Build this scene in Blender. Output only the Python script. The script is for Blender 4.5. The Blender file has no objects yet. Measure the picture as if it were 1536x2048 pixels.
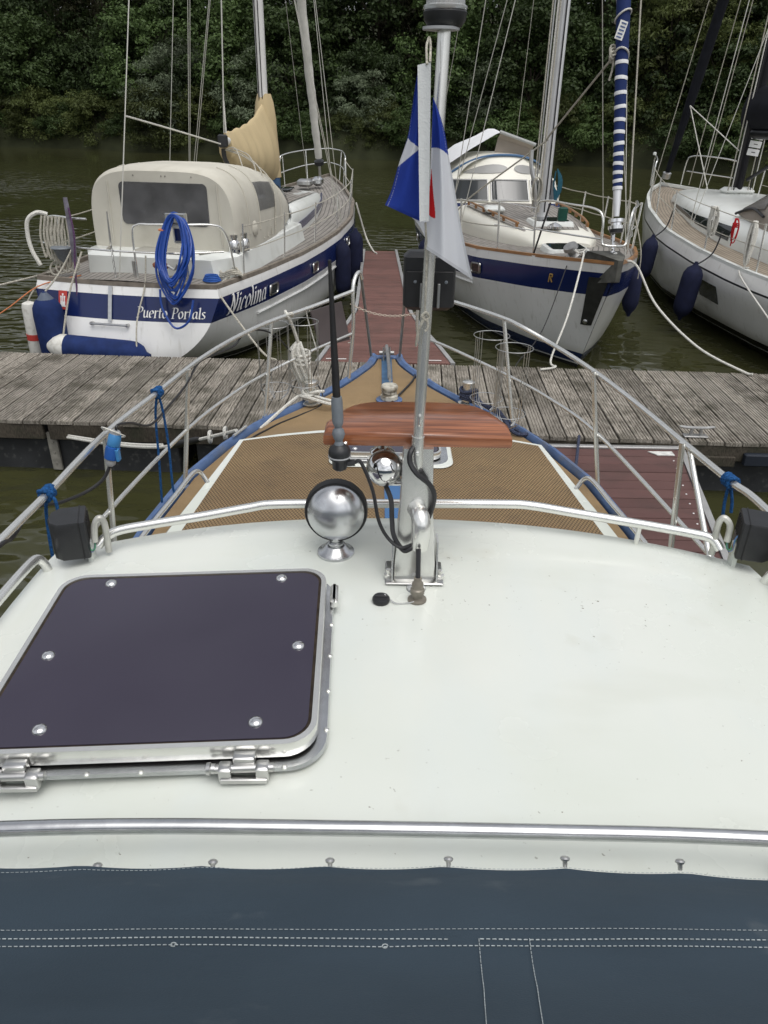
import bpy, bmesh, math, random
import numpy as np
from mathutils import Vector, Matrix
R = math.radians
sc = bpy.context.scene
col = sc.collection
random.seed(7)

# ------------------------------------------------------------------ camera
PITCH, ROLL, FPX = R(28.6), R(1.0), 1480.0
CAM = Vector((0, 0, 2.9))
FW = Vector((0, math.cos(PITCH), -math.sin(PITCH)))
U0 = Vector((0, math.sin(PITCH), math.cos(PITCH)))
R0 = Vector((1, 0, 0))
RT = R0*math.cos(ROLL) + U0*math.sin(ROLL)
UP = U0*math.cos(ROLL) - R0*math.sin(ROLL)
cd = bpy.data.cameras.new('camera'); cam = bpy.data.objects.new('camera', cd); col.objects.link(cam)
cd.sensor_fit = 'VERTICAL'; cd.sensor_height = 24; cd.lens = 24*FPX/2048
cd.clip_start = .02; cd.clip_end = 1000
mw = Matrix((RT, UP, -FW)).transposed().to_4x4(); mw.translation = CAM
cam.matrix_world = mw
sc.camera = cam

# ------------------------------------------------------------------ sky and sun: bright overcast
SUN_EL, SUN_AZ = R(68), R(150)
w = bpy.data.worlds.new('World'); sc.world = w; w.use_nodes = True
nt = w.node_tree; nt.nodes.clear()
o_ = nt.nodes.new('ShaderNodeOutputWorld'); bg = nt.nodes.new('ShaderNodeBackground')
sk = nt.nodes.new('ShaderNodeTexSky'); sk.sky_type = 'NISHITA'; sk.sun_disc = False
sk.sun_elevation = SUN_EL; sk.sun_rotation = SUN_AZ; sk.air_density = 1.0; sk.dust_density = 4.0; sk.ozone_density = 1.0
hs = nt.nodes.new('ShaderNodeHueSaturation'); hs.inputs['Saturation'].default_value = .22
tcw = nt.nodes.new('ShaderNodeTexCoord'); mpw = nt.nodes.new('ShaderNodeMapping'); mpw.inputs['Scale'].default_value = (1, 1, 2.2)
nzw = nt.nodes.new('ShaderNodeTexNoise'); nzw.inputs['Scale'].default_value = 2.6; nzw.inputs['Detail'].default_value = 6
rw = nt.nodes.new('ShaderNodeMapRange'); rw.inputs['From Min'].default_value = .3; rw.inputs['From Max'].default_value = .72
rw.inputs['To Min'].default_value = .55; rw.inputs['To Max'].default_value = 1.5
mulw = nt.nodes.new('ShaderNodeMix'); mulw.data_type = 'RGBA'; mulw.blend_type = 'MULTIPLY'; mulw.inputs['Factor'].default_value = 1
L_ = nt.links.new
L_(sk.outputs[0], hs.inputs['Color']); L_(tcw.outputs['Generated'], mpw.inputs[0]); L_(mpw.outputs[0], nzw.inputs['Vector'])
L_(nzw.outputs['Fac'], rw.inputs['Value']); L_(hs.outputs[0], mulw.inputs['A']); L_(rw.outputs[0], mulw.inputs['B'])
L_(mulw.outputs['Result'], bg.inputs['Color']); L_(bg.outputs[0], o_.inputs[0])
bg.inputs['Strength'].default_value = .15
sl = bpy.data.lights.new('sun', 'SUN'); sl.energy = .7; sl.angle = R(60); sl.color = (1, .97, .92)
so = bpy.data.objects.new('sun', sl); col.objects.link(so)
# light travels from the sun's side (behind and above the camera)
sdir = Vector((math.sin(SUN_AZ)*math.cos(SUN_EL), math.cos(SUN_AZ)*math.cos(SUN_EL), math.sin(SUN_EL)))
so.rotation_euler = (-sdir).to_track_quat('-Z', 'Y').to_euler(); so.location = (0, -5, 30)
vs = sc.view_settings; vs.view_transform = 'Standard'; vs.look = 'None'; vs.gamma = 1; vs.exposure = 0.2
sc.cycles.max_bounces = 8; sc.cycles.transparent_max_bounces = 12; sc.cycles.use_denoising = True

# ------------------------------------------------------------------ helpers
def ray(px, py): return FW + RT*((px-768)/FPX) + UP*((1024-py)/FPX)
def G(px, py, z):
    d = ray(px, py); return CAM + d*((z-CAM.z)/d.z)
def Yp(px, py, y):
    d = ray(px, py); return CAM + d*(y/d.y)
V = lambda *a: Vector(a)
def lerp(a, b, t): return a + (b-a)*t
def interp(x, xs, ys): return float(np.interp(x, xs, ys))
def spline(pts, n=8, closed=False):
    P = [Vector(p) for p in pts]; out = []; N = len(P)
    rng = range(N if closed else N-1)
    for i in rng:
        if closed: a, b, c, d = P[i-1], P[i], P[(i+1) % N], P[(i+2) % N]
        else: a, b, c, d = P[max(i-1, 0)], P[i], P[i+1], P[min(i+2, N-1)]
        for k in range(n):
            t = k/n
            out.append(.5*((2*b) + (c-a)*t + (2*a-5*b+4*c-d)*t*t + (3*b-a-3*c+d)*t*t*t))
    if not closed: out.append(P[-1].copy())
    return out
def sag(a, b, drop, n=14):
    a, b = Vector(a), Vector(b)
    return [a.lerp(b, i/n) - V(0, 0, drop*4*(i/n)*(1-i/n)) for i in range(n+1)]
def rrect(wx, wy, r, n=5):
    pts = []
    for cx, cy, a0 in ((wx/2-r, wy/2-r, 0), (-wx/2+r, wy/2-r, 90), (-wx/2+r, -wy/2+r, 180), (wx/2-r, -wy/2+r, 270)):
        for i in range(n+1):
            a = R(a0 + 90*i/n); pts.append((cx+r*math.cos(a), cy+r*math.sin(a)))
    return pts

class MB:
    def __init__(s): s.v = []; s.f = []; s.m = []
    def add(s, vs_, fs, mi=0):
        b = len(s.v); s.v += [Vector(p) for p in vs_]
        for f in fs: s.f.append([b+i for i in f]); s.m.append(mi)
        return s
    def box(s, c, size, rot=None, mi=0, bev=0):
        c = Vector(c); hx, hy, hz = size[0]/2, size[1]/2, size[2]/2
        m = rot if rot is not None else Matrix.Identity(3)
        if bev <= 0:
            vs_ = [c + m @ V(x, y, z) for z in (-hz, hz) for x, y in ((-hx, -hy), (hx, -hy), (hx, hy), (-hx, hy))]
            return s.add(vs_, [(3, 2, 1, 0), (4, 5, 6, 7), (0, 1, 5, 4), (1, 2, 6, 5), (2, 3, 7, 6), (3, 0, 4, 7)], mi)
        rings = []
        for dz, ins in ((-hz, bev), (-hz+bev, 0), (hz-bev, 0), (hz, bev)):
            rings.append([c + m @ V(x, y, dz) for x, y in rrect(2*hx-2*ins, 2*hy-2*ins, max(bev*1.0, .0005), 2)])
        return s.loft(rings, mi=mi)
    def loft(s, rings, closed=True, caps=True, mi=0, loop=False):
        n = len(rings[0]); b = len(s.v)
        for r in rings: s.v += [Vector(p) for p in r]
        K = len(rings)
        for i in range(K if loop else K-1):
            i2 = (i+1) % K
            for j in range(n if closed else n-1):
                j2 = (j+1) % n
                s.f.append([b+i*n+j, b+i*n+j2, b+i2*n+j2, b+i2*n+j]); s.m.append(mi)
        if caps and closed and not loop:
            s.f.append([b+j for j in reversed(range(n))]); s.m.append(mi)
            s.f.append([b+(K-1)*n+j for j in range(n)]); s.m.append(mi)
        return s
    def tube(s, pts, r, seg=8, closed=False, mi=0, caps=True):
        P = [Vector(p) for p in pts]; N = len(P)
        rr = r if isinstance(r, (list, tuple)) else [r]*N
        T = []
        for i in range(N):
            if closed: d = P[(i+1) % N]-P[i-1]
            else: d = P[min(i+1, N-1)]-P[max(i-1, 0)]
            T.append(d.normalized() if d.length > 1e-9 else V(0, 0, 1))
        n0 = T[0].orthogonal().normalized(); rings = []
        for i in range(N):
            n0 = (n0 - T[i]*n0.dot(T[i]))
            n0 = n0.normalized() if n0.length > 1e-6 else T[i].orthogonal().normalized()
            b0 = T[i].cross(n0)
            rings.append([P[i] + (n0*math.cos(2*math.pi*k/seg) + b0*math.sin(2*math.pi*k/seg))*rr[i] for k in range(seg)])
        return s.loft(rings, mi=mi, loop=closed, caps=caps)
    def lathe(s, prof, org, axis=(0, 0, 1), seg=20, mi=0):
        a = Vector(axis).normalized(); x = a.orthogonal().normalized(); y = a.cross(x); org = Vector(org)
        return s.loft([[org + a*h + (x*math.cos(2*math.pi*k/seg) + y*math.sin(2*math.pi*k/seg))*max(r, 1e-4) for k in range(seg)] for r, h in prof], mi=mi)
    def grid(s, fn, nu, nv, mi=0, mfn=None):
        b = len(s.v)
        for i in range(nu+1):
            for j in range(nv+1): s.v.append(Vector(fn(i/nu, j/nv)))
        for i in range(nu):
            for j in range(nv):
                s.f.append([b+i*(nv+1)+j, b+(i+1)*(nv+1)+j, b+(i+1)*(nv+1)+j+1, b+i*(nv+1)+j+1])
                s.m.append(mfn(i, j) if mfn else mi)
        return s
    def prism(s, poly, fn0, fn1, mi=0):   # poly: 2d points mapped by two functions
        return s.loft([[fn0(p) for p in poly], [fn1(p) for p in poly]], mi=mi)
    def mesh(s, name, mats, org=(0, 0, 0), smooth=True, ang=38):
        me = bpy.data.meshes.new(name); o = Vector(org)
        me.from_pydata([(p-o)[:] for p in s.v], [], s.f)
        for m in (mats if isinstance(mats, (list, tuple)) else [mats]): me.materials.append(m)
        if any(s.m): me.polygons.foreach_set('material_index', s.m)
        bm = bmesh.new(); bm.from_mesh(me); bmesh.ops.recalc_face_normals(bm, faces=bm.faces); bm.to_mesh(me); bm.free()
        if smooth:
            me.polygons.foreach_set('use_smooth', [True]*len(me.polygons)); me.set_sharp_from_angle(angle=R(ang))
        return me
    def part(s, name, mats, parent, label=None, smooth=True, ang=38, kind=None):
        root = parent
        while root.parent: root = root.parent
        o = bpy.data.objects.new(name, s.mesh(name, mats, ORG.get(root.name, (0, 0, 0)), smooth, ang)); col.objects.link(o); o.parent = parent
        if label: o['label'] = label
        if kind: o['kind'] = kind
        return o
    def thing(s, name, mats, label, cat, group=None, kind=None, smooth=True, ang=38):
        xs = [p.x for p in s.v]; ys = [p.y for p in s.v]; zs = [p.z for p in s.v]
        og = V((min(xs)+max(xs))/2, (min(ys)+max(ys))/2, min(zs))
        o = bpy.data.objects.new(name, s.mesh(name, mats, og, smooth, ang)); col.objects.link(o); o.location = og
        ORG[o.name] = og
        tag(o, label, cat, group, kind); return o
ORG = {}
def tag(o, label=None, cat=None, group=None, kind=None):
    if label: o['label'] = label
    if cat: o['category'] = cat
    if group: o['group'] = group
    if kind: o['kind'] = kind
    return o
def root(name, loc, label, cat, group=None, local=False, rz=0):
    o = bpy.data.objects.new(name, None); col.objects.link(o); o.location = loc; o.rotation_euler = (0, 0, rz); o.empty_display_size = .2
    ORG[o.name] = V(0, 0, 0) if local else Vector(loc)
    tag(o, label, cat, group); return o
def tube(name, mat, parent, pts, r, seg=8, **k): return MB().tube(pts, r, seg).part(name, mat, parent, **k)

# ------------------------------------------------------------------ materials
def M(name, c, rough=.5, metal=0, var=0, vs=6, bump=0, bs=60, st=(1, 1, 1), dirt=None, rnd=0, coat=0, spec=None, detail=5, world=False, trans=0):
    spec = (.22 if rough >= .6 else .45) if spec is None else spec
    m = bpy.data.materials.new(name); m.use_nodes = True; t = m.node_tree; n = t.nodes; b = n['Principled BSDF']
    b.inputs['Base Color'].default_value = (*c, 1); b.inputs['Roughness'].default_value = rough; b.inputs['Metallic'].default_value = metal
    b.inputs['Coat Weight'].default_value = coat; b.inputs['Specular IOR Level'].default_value = spec
    lk = t.links.new; cur = None
    def mapping(scale):
        if world:
            g = n.new('ShaderNodeNewGeometry'); o = g.outputs['Position']
        else:
            g = n.new('ShaderNodeTexCoord'); o = g.outputs['Object']
        mp = n.new('ShaderNodeMapping'); mp.inputs['Scale'].default_value = scale; lk(o, mp.inputs[0]); return mp.outputs[0]
    def noise(scale, det, s_=st):
        z = n.new('ShaderNodeTexNoise'); z.inputs['Scale'].default_value = scale; z.inputs['Detail'].default_value = det; lk(mapping(s_), z.inputs['Vector']); return z.outputs['Fac']
    def mix(f, a, bb, mode='MIX'):
        x = n.new('ShaderNodeMix'); x.data_type = 'RGBA'; x.blend_type = mode
        for k, q in (('Factor', f), ('A', a), ('B', bb)):
            if isinstance(q, tuple): x.inputs[k].default_value = (*q, 1)
            elif isinstance(q, (int, float)): x.inputs[k].default_value = q
            else: lk(q, x.inputs[k])
        return x.outputs['Result']
    def mr(v, a, bb, c0=0., c1=1.):
        x = n.new('ShaderNodeMapRange'); x.inputs['From Min'].default_value = a; x.inputs['From Max'].default_value = bb
        x.inputs['To Min'].default_value = c0; x.inputs['To Max'].default_value = c1; lk(v, x.inputs['Value']); return x.outputs[0]
    cur = c
    if var:
        cur = mix(mr(noise(vs, detail), .28, .72), tuple(q*(1-var) for q in c), tuple(min(q*(1+var), .95) for q in c))
    if rnd:
        oi = n.new('ShaderNodeObjectInfo'); cur = mix(1.0, cur, mr(oi.outputs['Random'], 0, 1, 1-rnd, 1+rnd), 'MULTIPLY')
    if dirt:
        dc, ds, lo, hi, amt = dirt
        cur = mix(mr(noise(ds, 6, (1, 1, 1)), lo, hi, 0, amt), cur, dc)
    if not isinstance(cur, tuple): lk(cur, b.inputs['Base Color'])
    if bump:
        bp = n.new('ShaderNodeBump'); bp.inputs['Strength'].default_value = bump; bp.inputs['Distance'].default_value = .01
        lk(noise(bs, 4), bp.inputs['Height']); lk(bp.outputs[0], b.inputs['Normal'])
    if trans:
        b.inputs['Transmission Weight'].default_value = trans
    m['_h'] = 1
    m_tools[name] = (t, n, b, lk, mapping, noise, mix, mr)
    return m
m_tools = {}

STEEL = M('stainless_steel', (.78, .78, .75), .25, .85, var=.05, vs=20, bump=.02, bs=30)
STEELB = M('brushed_steel', (.55, .55, .54), .32, 1, var=.1, vs=30)
CHROME = M('polished_chrome', (.72, .72, .72), .06, 1)
DULL = M('dull_chrome', (.60, .61, .62), .27, 1, var=.12, vs=25, bump=.03, bs=40)
GREYPIPE = M('grey_paint_pipe', (.50, .50, .46), .4, .4, var=.2, vs=25)
BLACKP = M('black_plastic', (.018, .019, .021), .42, var=.2, vs=30, bump=.05, bs=200)
RUBBER = M('black_rubber', (.014, .014, .015), .5, var=.2, vs=40)
CABLE = M('black_cable', (.02, .02, .022), .45)
GREYP = M('grey_plastic', (.16, .18, .20), .5, var=.15, vs=30)
WHITEG = M('white_gelcoat', (.72, .74, .71), .22, var=.035, vs=2.5, dirt=((.42, .41, .34), 3.2, .56, .80, .35))
HULLW = M('white_hull_paint', (.66, .67, .655), .2, var=.04, vs=1.2, dirt=((.36, .35, .29), 2.3, .58, .8, .45), coat=.2)
CREAM = M('cream_gelcoat', (.74, .725, .64), .3, var=.03, vs=3)
NAVY = M('navy_stripe_paint', (.008, .017, .085), .22, coat=.1, var=.1, vs=2)
FENDB = M('navy_fender_cloth', (.012, .026, .10), .8, var=.25, vs=9, bump=.15, bs=120)
FENDD = M('dark_navy_fender_cloth', (.012, .015, .04), .85, var=.25, vs=9, bump=.15, bs=120)
FENDW = M('white_fender_vinyl', (.66, .65, .60), .4, dirt=((.25, .23, .18), 14, .5, .72, .6))
REDP = M('red_band', (.48, .05, .04), .5)
ROPEW = M('white_rope', (.62, .61, .56), .85, var=.25, vs=90, bump=.6, bs=160)
ROPED = M('weathered_rope', (.42, .40, .34), .9, var=.35, vs=70, bump=.6, bs=160)
ROPEB = M('blue_rope', (.012, .075, .22), .8, var=.5, vs=120, bump=.7, bs=200)
ROPEN = M('navy_white_rope', (.05, .06, .10), .85, var=.7, vs=120, bump=.7, bs=200)
ROPER = M('red_rope', (.42, .015, .02), .8, var=.4, vs=100)
ROPEO = M('orange_line', (.55, .20, .09), .8)
ROPEP = M('purple_line', (.10, .05, .11), .8, var=.5, vs=80)
WIRE = M('rigging_wire', (.50, .49, .44), .45, .5)
HOSE = M('blue_hose', (.008, .05, .27), .35, var=.15, vs=30)
BLUEP = M('blue_deck_paint', (.095, .155, .30), .6, var=.2, vs=12, dirt=((.16, .15, .12), 9, .5, .75, .6))
PLUGB = M('blue_plug_plastic', (.015, .09, .34), .4)
PLUGL = M('light_blue_plug_plastic', (.05, .22, .48), .45)
PLUGG = M('grey_plug_plastic', (.38, .39, .40), .5)
TAN = M('tan_sail_cover', (.50, .40, .235), .85, var=.10, vs=3, bump=.25, bs=14, st=(1, 1, .35))
CANV = M('cream_canopy_cloth', (.53, .51, .44), .85, var=.09, vs=3, bump=.6, bs=5, st=(1, 1, .5), dirt=((.36, .34, .27), 4, .55, .8, .4))
CANVG = M('taupe_canopy_cloth', (.34, .30, .26), .85, var=.08, vs=4, bump=.2, bs=10)
WCLOTH = M('white_cloth', (.70, .71, .72), .8, var=.06, vs=6, bump=.2, bs=15)
BLKCLOTH = M('black_cloth', (.008, .009, .013), .85, var=.3, vs=6, bump=.25, bs=10, spec=.2)
PVC = M('clear_window_vinyl', (.17, .17, .175), .12, var=.5, vs=2.5, spec=.6)
t, n, b, lk, mapping, noise, mix, mr = m_tools['clear_window_vinyl']
tp = n.new('ShaderNodeBsdfTransparent'); tp.inputs[0].default_value = (.62, .63, .65, 1); ms = n.new('ShaderNodeMixShader'); lk(mr(noise(3, 5, (1, 1, 1)), .35, .7, .45, .75), ms.inputs[0])
lk(b.outputs[0], ms.inputs[1]); lk(tp.outputs[0], ms.inputs[2]); lk(ms.outputs[0], [q for q in n if q.type == 'OUTPUT_MATERIAL'][0].inputs['Surface'])
GLASS = M('dark_window_glass', (.02, .024, .026), .04, spec=.7)
TEAKRAIL = M('varnished_teak', (.28, .135, .05), .35, var=.3, vs=12, st=(1, .1, 1))
MASTW = M('white_mast_paint', (.70, .70, .68), .3, var=.04, vs=4)
MASTS = M('silver_mast', (.70, .71, .72), .3, .35, var=.06, vs=4)
MASTB = M('black_mast', (.009, .009, .012), .3, spec=.35)
SAILW = M('furled_sail_cloth', (.62, .61, .56), .8, var=.12, vs=7, bump=.3, bs=12)
GREEND = M('dark_green_glass', (.01, .07, .05), .2)
GOLD = M('gold_mark', (.50, .32, .10), .4, .3)
WHITET = M('white_lettering', (.80, .80, .78), .4)
COPPER = M('copper_fitting', (.33, .13, .07), .4, .5)
ALU = M('aluminium_frame', (.46, .46, .45), .45, .6, var=.12, vs=8)
PLATE = M('dark_brown_plate', (.085, .070, .070), .55, var=.06, vs=8)
GOLDW = M('galvanised_steel', (.40, .40, .39), .42, .8, var=.2, vs=18)
# ---- materials with a pattern of their own
def math_(n, lk, op, a, b=None):
    x = n.new('ShaderNodeMath'); x.operation = op
    for i, q in enumerate((a, b)):
        if q is None: continue
        if isinstance(q, (int, float)): x.inputs[i].default_value = q
        else: lk(q, x.inputs[i])
    return x.outputs[0]
def sep(n, lk, v):
    s = n.new('ShaderNodeSeparateXYZ'); lk(v, s.inputs[0]); return s.outputs
def bumpn(n, lk, h, strength, dist, b):
    bp = n.new('ShaderNodeBump'); bp.inputs['Strength'].default_value = strength; bp.inputs['Distance'].default_value = dist
    lk(h, bp.inputs['Height']); lk(bp.outputs[0], b.inputs['Normal']); return bp

# painted cabin roof: off-white with chalky patches, brush marks, specks of dirt
ROOF = M('chalky_white_roof_paint', (.70, .745, .68), .24, coat=.12)
t, n, b, lk, mapping, noise, mix, mr = m_tools['chalky_white_roof_paint']
c0 = mix(mr(noise(1.6, 5, (1, 1, 1)), .3, .7), (.615, .65, .59), (.68, .70, .655))
c0 = mix(mr(noise(5, 6, (1, .35, 1)), .48, .72, 0, .5), c0, (.61, .66, .64))
c0 = mix(mr(noise(3.3, 6, (.5, 1.6, 1)), .55, .8, 0, .4), c0, (.53, .55, .475))
sp = noise(95, 2, (1, 1, 1)); cl = mr(noise(2.6, 4, (1, 1, 1)), .42, .60)
c0 = mix(math_(n, lk, 'MULTIPLY', mr(sp, .725, .755), cl), c0, (.17, .16, .12))
c0 = mix(math_(n, lk, 'MULTIPLY', mr(noise(9, 3, (1, 1, 1)), .60, .74, 0, .35), cl), c0, (.51, .51, .43))
lk(c0, b.inputs['Base Color']); lk(mr(noise(4, 6, (1, 1, 1)), .3, .7, .12, .34), b.inputs['Roughness'])
bumpn(n, lk, noise(26, 5, (1, .4, 1)), .10, .004, b)

# anti-slip mat: raised lozenges on tan
def mat_antislip(name, pitch, contrast):
    m = M(name, (.25, .175, .095), .75)
    t, n, b, lk, mapping, noise, mix, mr = m_tools[name]
    s = sep(n, lk, mapping((1, 1, 1)))
    k = math.pi/pitch
    a_ = math_(n, lk, 'ADD', s['X'], math_(n, lk, 'MULTIPLY', s['Y'], .55)); d_ = math_(n, lk, 'SUBTRACT', s['X'], math_(n, lk, 'MULTIPLY', s['Y'], .55))
    h = math_(n, lk, 'MULTIPLY', math_(n, lk, 'ABSOLUTE', math_(n, lk, 'SINE', math_(n, lk, 'MULTIPLY', a_, k))), math_(n, lk, 'ABSOLUTE', math_(n, lk, 'SINE', math_(n, lk, 'MULTIPLY', d_, k))))
    base = mix(mr(noise(2.4, 6, (1, 1, 1)), .3, .7), (.245, .168, .090), (.325, .228, .120))
    base = mix(mr(noise(5, 7, (1, 1, 1)), .54, .76, 0, .6), base, (.095, .075, .055))
    base = mix(mr(noise(60, 3, (1, 1, 1)), .3, .7, 0, .35), base, (.16, .115, .07))
    base = mix(mr(h, .12, .42, contrast, 0), base, (.06, .042, .027))
    lk(base, b.inputs['Base Color']); bumpn(n, lk, h, .6, .003, b); return m
MATP = mat_antislip('antislip_mat_tan', .0145, .95)
MATF = M('plain_tan_deck_covering', (.265, .185, .100), .8, var=.13, vs=7, bump=.3, bs=90, dirt=((.11, .085, .06), 3.5, .5, .78, .55))
MATB = mat_antislip('antislip_mat_blue', .0115, .55)
for nd in m_tools['antislip_mat_blue'][1]:
    if nd.type == 'MIX':
        for k_, c_ in (('A', (.055, .16, .36, 1)), ('B', (.075, .20, .42, 1))):
            if not nd.inputs[k_].is_linked and nd.inputs[k_].default_value[0] > .1: nd.inputs[k_].default_value = c_

# hatch pane and other tinted acrylic
PANE = M('tinted_hatch_acrylic', (.041, .036, .056), .05, var=.12, vs=1.5, spec=.5)
t, n, b, lk, mapping, noise, mix, mr = m_tools['tinted_hatch_acrylic']
lk(mr(noise(3, 6, (1, 1, 1)), .35, .75, .03, .14), b.inputs['Roughness'])
GASKET = M('brown_hatch_gasket', (.035, .026, .018), .7, var=.5, vs=40)
# slate canvas
SLATE = M('slate_canvas', (.040, .060, .080), .8, var=.14, vs=3, dirt=((.13, .15, .16), 9, .64, .78, .5))
t, n, b, lk, mapping, noise, mix, mr = m_tools['slate_canvas']
hh_ = math_(n, lk, 'ADD', noise(5, 3, (.5, 1.6, 1.6)), math_(n, lk, 'MULTIPLY', noise(420, 1, (1, 1, 1)), .06))
bumpn(n, lk, hh_, .55, .012, b)
THREAD = M('pale_thread', (.34, .38, .39), .8, var=.3, vs=200)
# varnished board
VARN = M('varnished_mahogany', (.27, .09, .03), .3, coat=.55)
t, n, b, lk, mapping, noise, mix, mr = m_tools['varnished_mahogany']
g = noise(7, 7, (.55, 9, 9)); c0 = mix(mr(g, .34, .62), (.125, .037, .014), (.34, .122, .050))
c0 = mix(mr(noise(28, 4, (.25, 9, 9)), .56, .68, 0, .6), c0, (.07, .022, .012))
lk(c0, b.inputs['Base Color']); b.inputs['Coat Roughness'].default_value = .15; bumpn(n, lk, g, .1, .002, b)
# weathered jetty plank (long axis local Y)
def wood_plank(name, lo, hi, moss):
    m = M(name, lo, .85)
    t, n, b, lk, mapping, noise, mix, mr = m_tools[name]
    oi = n.new('ShaderNodeObjectInfo')
    g = n.new('ShaderNodeNewGeometry'); vec = g.outputs['Position']
    def wn(scale, det, sx):
        mp = n.new('ShaderNodeMapping'); mp.inputs['Scale'].default_value = sx; lk(vec, mp.inputs[0])
        z = n.new('ShaderNodeTexNoise'); z.inputs['Scale'].default_value = scale; z.inputs['Detail'].default_value = det; lk(mp.outputs[0], z.inputs['Vector']); return z.outputs['Fac']
    gr = wn(30, 6, (3.2, .28, 1)); c0 = mix(mr(gr, .32, .66), lo, hi)
    c0 = mix(1.0, c0, mr(oi.outputs['Random'], 0, 1, .68, 1.25), 'MULTIPLY')
    c0 = mix(mr(wn(5, 6, (1, 1, 1)), .44, .68, 0, .85), c0, moss)
    c0 = mix(mr(wn(60, 5, (1, 1, 1)), .55, .75, 0, .5), c0, tuple(q*.35 for q in lo))
    c0 = mix(mr(wn(1.7, 5, (1, .6, 1)), .5, .75, 0, .55), c0, tuple(min(q*1.12, 1) for q in hi))
    lk(c0, b.inputs['Base Color']); bumpn(n, lk, gr, .7, .004, b); return m
WOOD = wood_plank('weathered_grey_decking', (.10, .088, .070), (.36, .33, .285), (.085, .078, .060))
BEAM = wood_plank('dark_wet_timber', (.045, .038, .030), (.095, .082, .064), (.030, .034, .022))
COMP = M('red_brown_composite_decking', (.155, .080, .068), .7, rnd=.14, var=.1, vs=6, bump=.25, bs=120, st=(.2, 2, 1), dirt=((.07, .05, .042), 4, .5, .78, .6), world=True)
COMPD = M('dark_brown_composite_decking', (.112, .060, .055), .65, rnd=.10, var=.1, vs=6, bump=.25, bs=120, st=(.2, 2, 1), dirt=((.06, .045, .04), 4, .5, .78, .5), world=True)
FLOAT = M('dark_pontoon_float', (.036, .038, .040), .6, var=.3, vs=4, dirt=((.13, .13, .12), 16, .58, .72, .6), bump=.2, bs=20)
STAIN = M('bracket_grey', (.26, .25, .22), .6, .2, var=.35, vs=14)
# teak deck with black caulking following the planks (local X of the boat)
def teak(name, lo, hi, pitch, caulk):
    m = M(name, lo, .75)
    t, n, b, lk, mapping, noise, mix, mr = m_tools[name]
    at = n.new('ShaderNodeAttribute'); at.attribute_name = 'plank'
    f = math_(n, lk, 'FRACT', math_(n, lk, 'DIVIDE', at.outputs['Fac'], pitch))
    c0 = mix(mr(noise(6, 6, (4, .4, 1)), .3, .7), lo, hi)
    c0 = mix(mr(noise(1.7, 5, (1, 1, 1)), .45, .75, 0, .5), c0, tuple(q*.72 for q in lo))
    c0 = mix(mr(f, .80, .86, 0, .9), c0, caulk)
    lk(c0, b.inputs['Base Color']); return m
TEAK = teak('silvered_teak_deck', (.21, .195, .175), (.33, .31, .285), .075, (.045, .043, .04))
TEAKB = teak('pale_brown_teak_deck', (.24, .20, .155), (.33, .285, .225), .06, (.08, .07, .055))
# hull paint with a dark boot stripe at the waterline (object Z)
def hullmat(name, boot, line, z0, z1, zl):
    m = M(name, (.66, .67, .655), .2, coat=.2)
    t, n, b, lk, mapping, noise, mix, mr = m_tools[name]
    z = sep(n, lk, mapping((1, 1, 1)))['Z']
    c0 = mix(mr(noise(1.3, 6, (1, 1, .5)), .35, .75), (.80, .80, .785), (.71, .71, .69))
    c0 = mix(mr(noise(7, 6, (2.5, 2.5, .22)), .58, .80, 0, .45), c0, (.34, .32, .25))
    c0 = mix(mr(z, z1+.10, z1+.02, 0, .35), c0, (.40, .39, .30))
    c0 = mix(mr(z, z1+.002, z1-.002), c0, boot)
    if line:
        c0 = mix(mr(z, zl+.022, zl+.018), c0, (.6, .6, .58)); c0 = mix(mr(z, zl+.002, zl-.002), c0, line)
    lk(c0, b.inputs['Base Color']); return m
HULL1 = hullmat('white_hull_with_navy_boot', (.012, .016, .03), (.018, .018, .018), 0, .16, .05)
HULL2 = hullmat('white_hull_with_blue_boot', (.010, .022, .075), (.02, .02, .022), 0, .22, .05)
HULL3 = hullmat('white_hull_with_black_boot', (.010, .010, .011), (.012, .012, .012), 0, .24, .12)

# ------------------------------------------------------------------ water
WATER = M('murky_harbour_water', (.040, .041, .0165), .025, spec=.5)
t, n, b, lk, mapping, noise, mix, mr = m_tools['murky_harbour_water']
b.inputs['IOR'].default_value = 1.33
g_ = n.new('ShaderNodeNewGeometry')
def wv(scale, det, sx, rot=0):
    mp = n.new('ShaderNodeMapping'); mp.inputs['Scale'].default_value = sx; mp.inputs['Rotation'].default_value = (0, 0, rot); lk(g_.outputs['Position'], mp.inputs[0])
    z = n.new('ShaderNodeTexNoise'); z.inputs['Scale'].default_value = scale; z.inputs['Detail'].default_value = det; z.inputs['Roughness'].default_value = .55; lk(mp.outputs[0], z.inputs['Vector']); return z.outputs['Fac']
patch = mr(wv(.055, 3, (1, 1.3, 1), .5), .43, .57, .15, 1.3)     # wind patches: ruffled and calm areas
patch = math_(n, lk, 'MULTIPLY', patch, mr(sep(n, lk, g_.outputs['Position'])['Y'], 46, 32, .10, 1.0))   # sheltered water under the far trees
h_ = math_(n, lk, 'ADD', wv(2.3, .6, (1, 1.7, 1), .2), math_(n, lk, 'MULTIPLY', wv(5.2, .5, (1, 1.5, 1), -.35), .30))
h_ = math_(n, lk, 'ADD', math_(n, lk, 'MULTIPLY', h_, patch), math_(n, lk, 'MULTIPLY', wv(.8, 1, (1, 1.6, 1), .3), .25))
bumpn(n, lk, h_, 1.0, .085, b)
wm = MB(); wm.grid(lambda u, v: (-160+320*u, -40+160*v, 0), 8, 8)
tag(wm.thing('water', WATER, None, None, kind='structure'), kind='structure')

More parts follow.
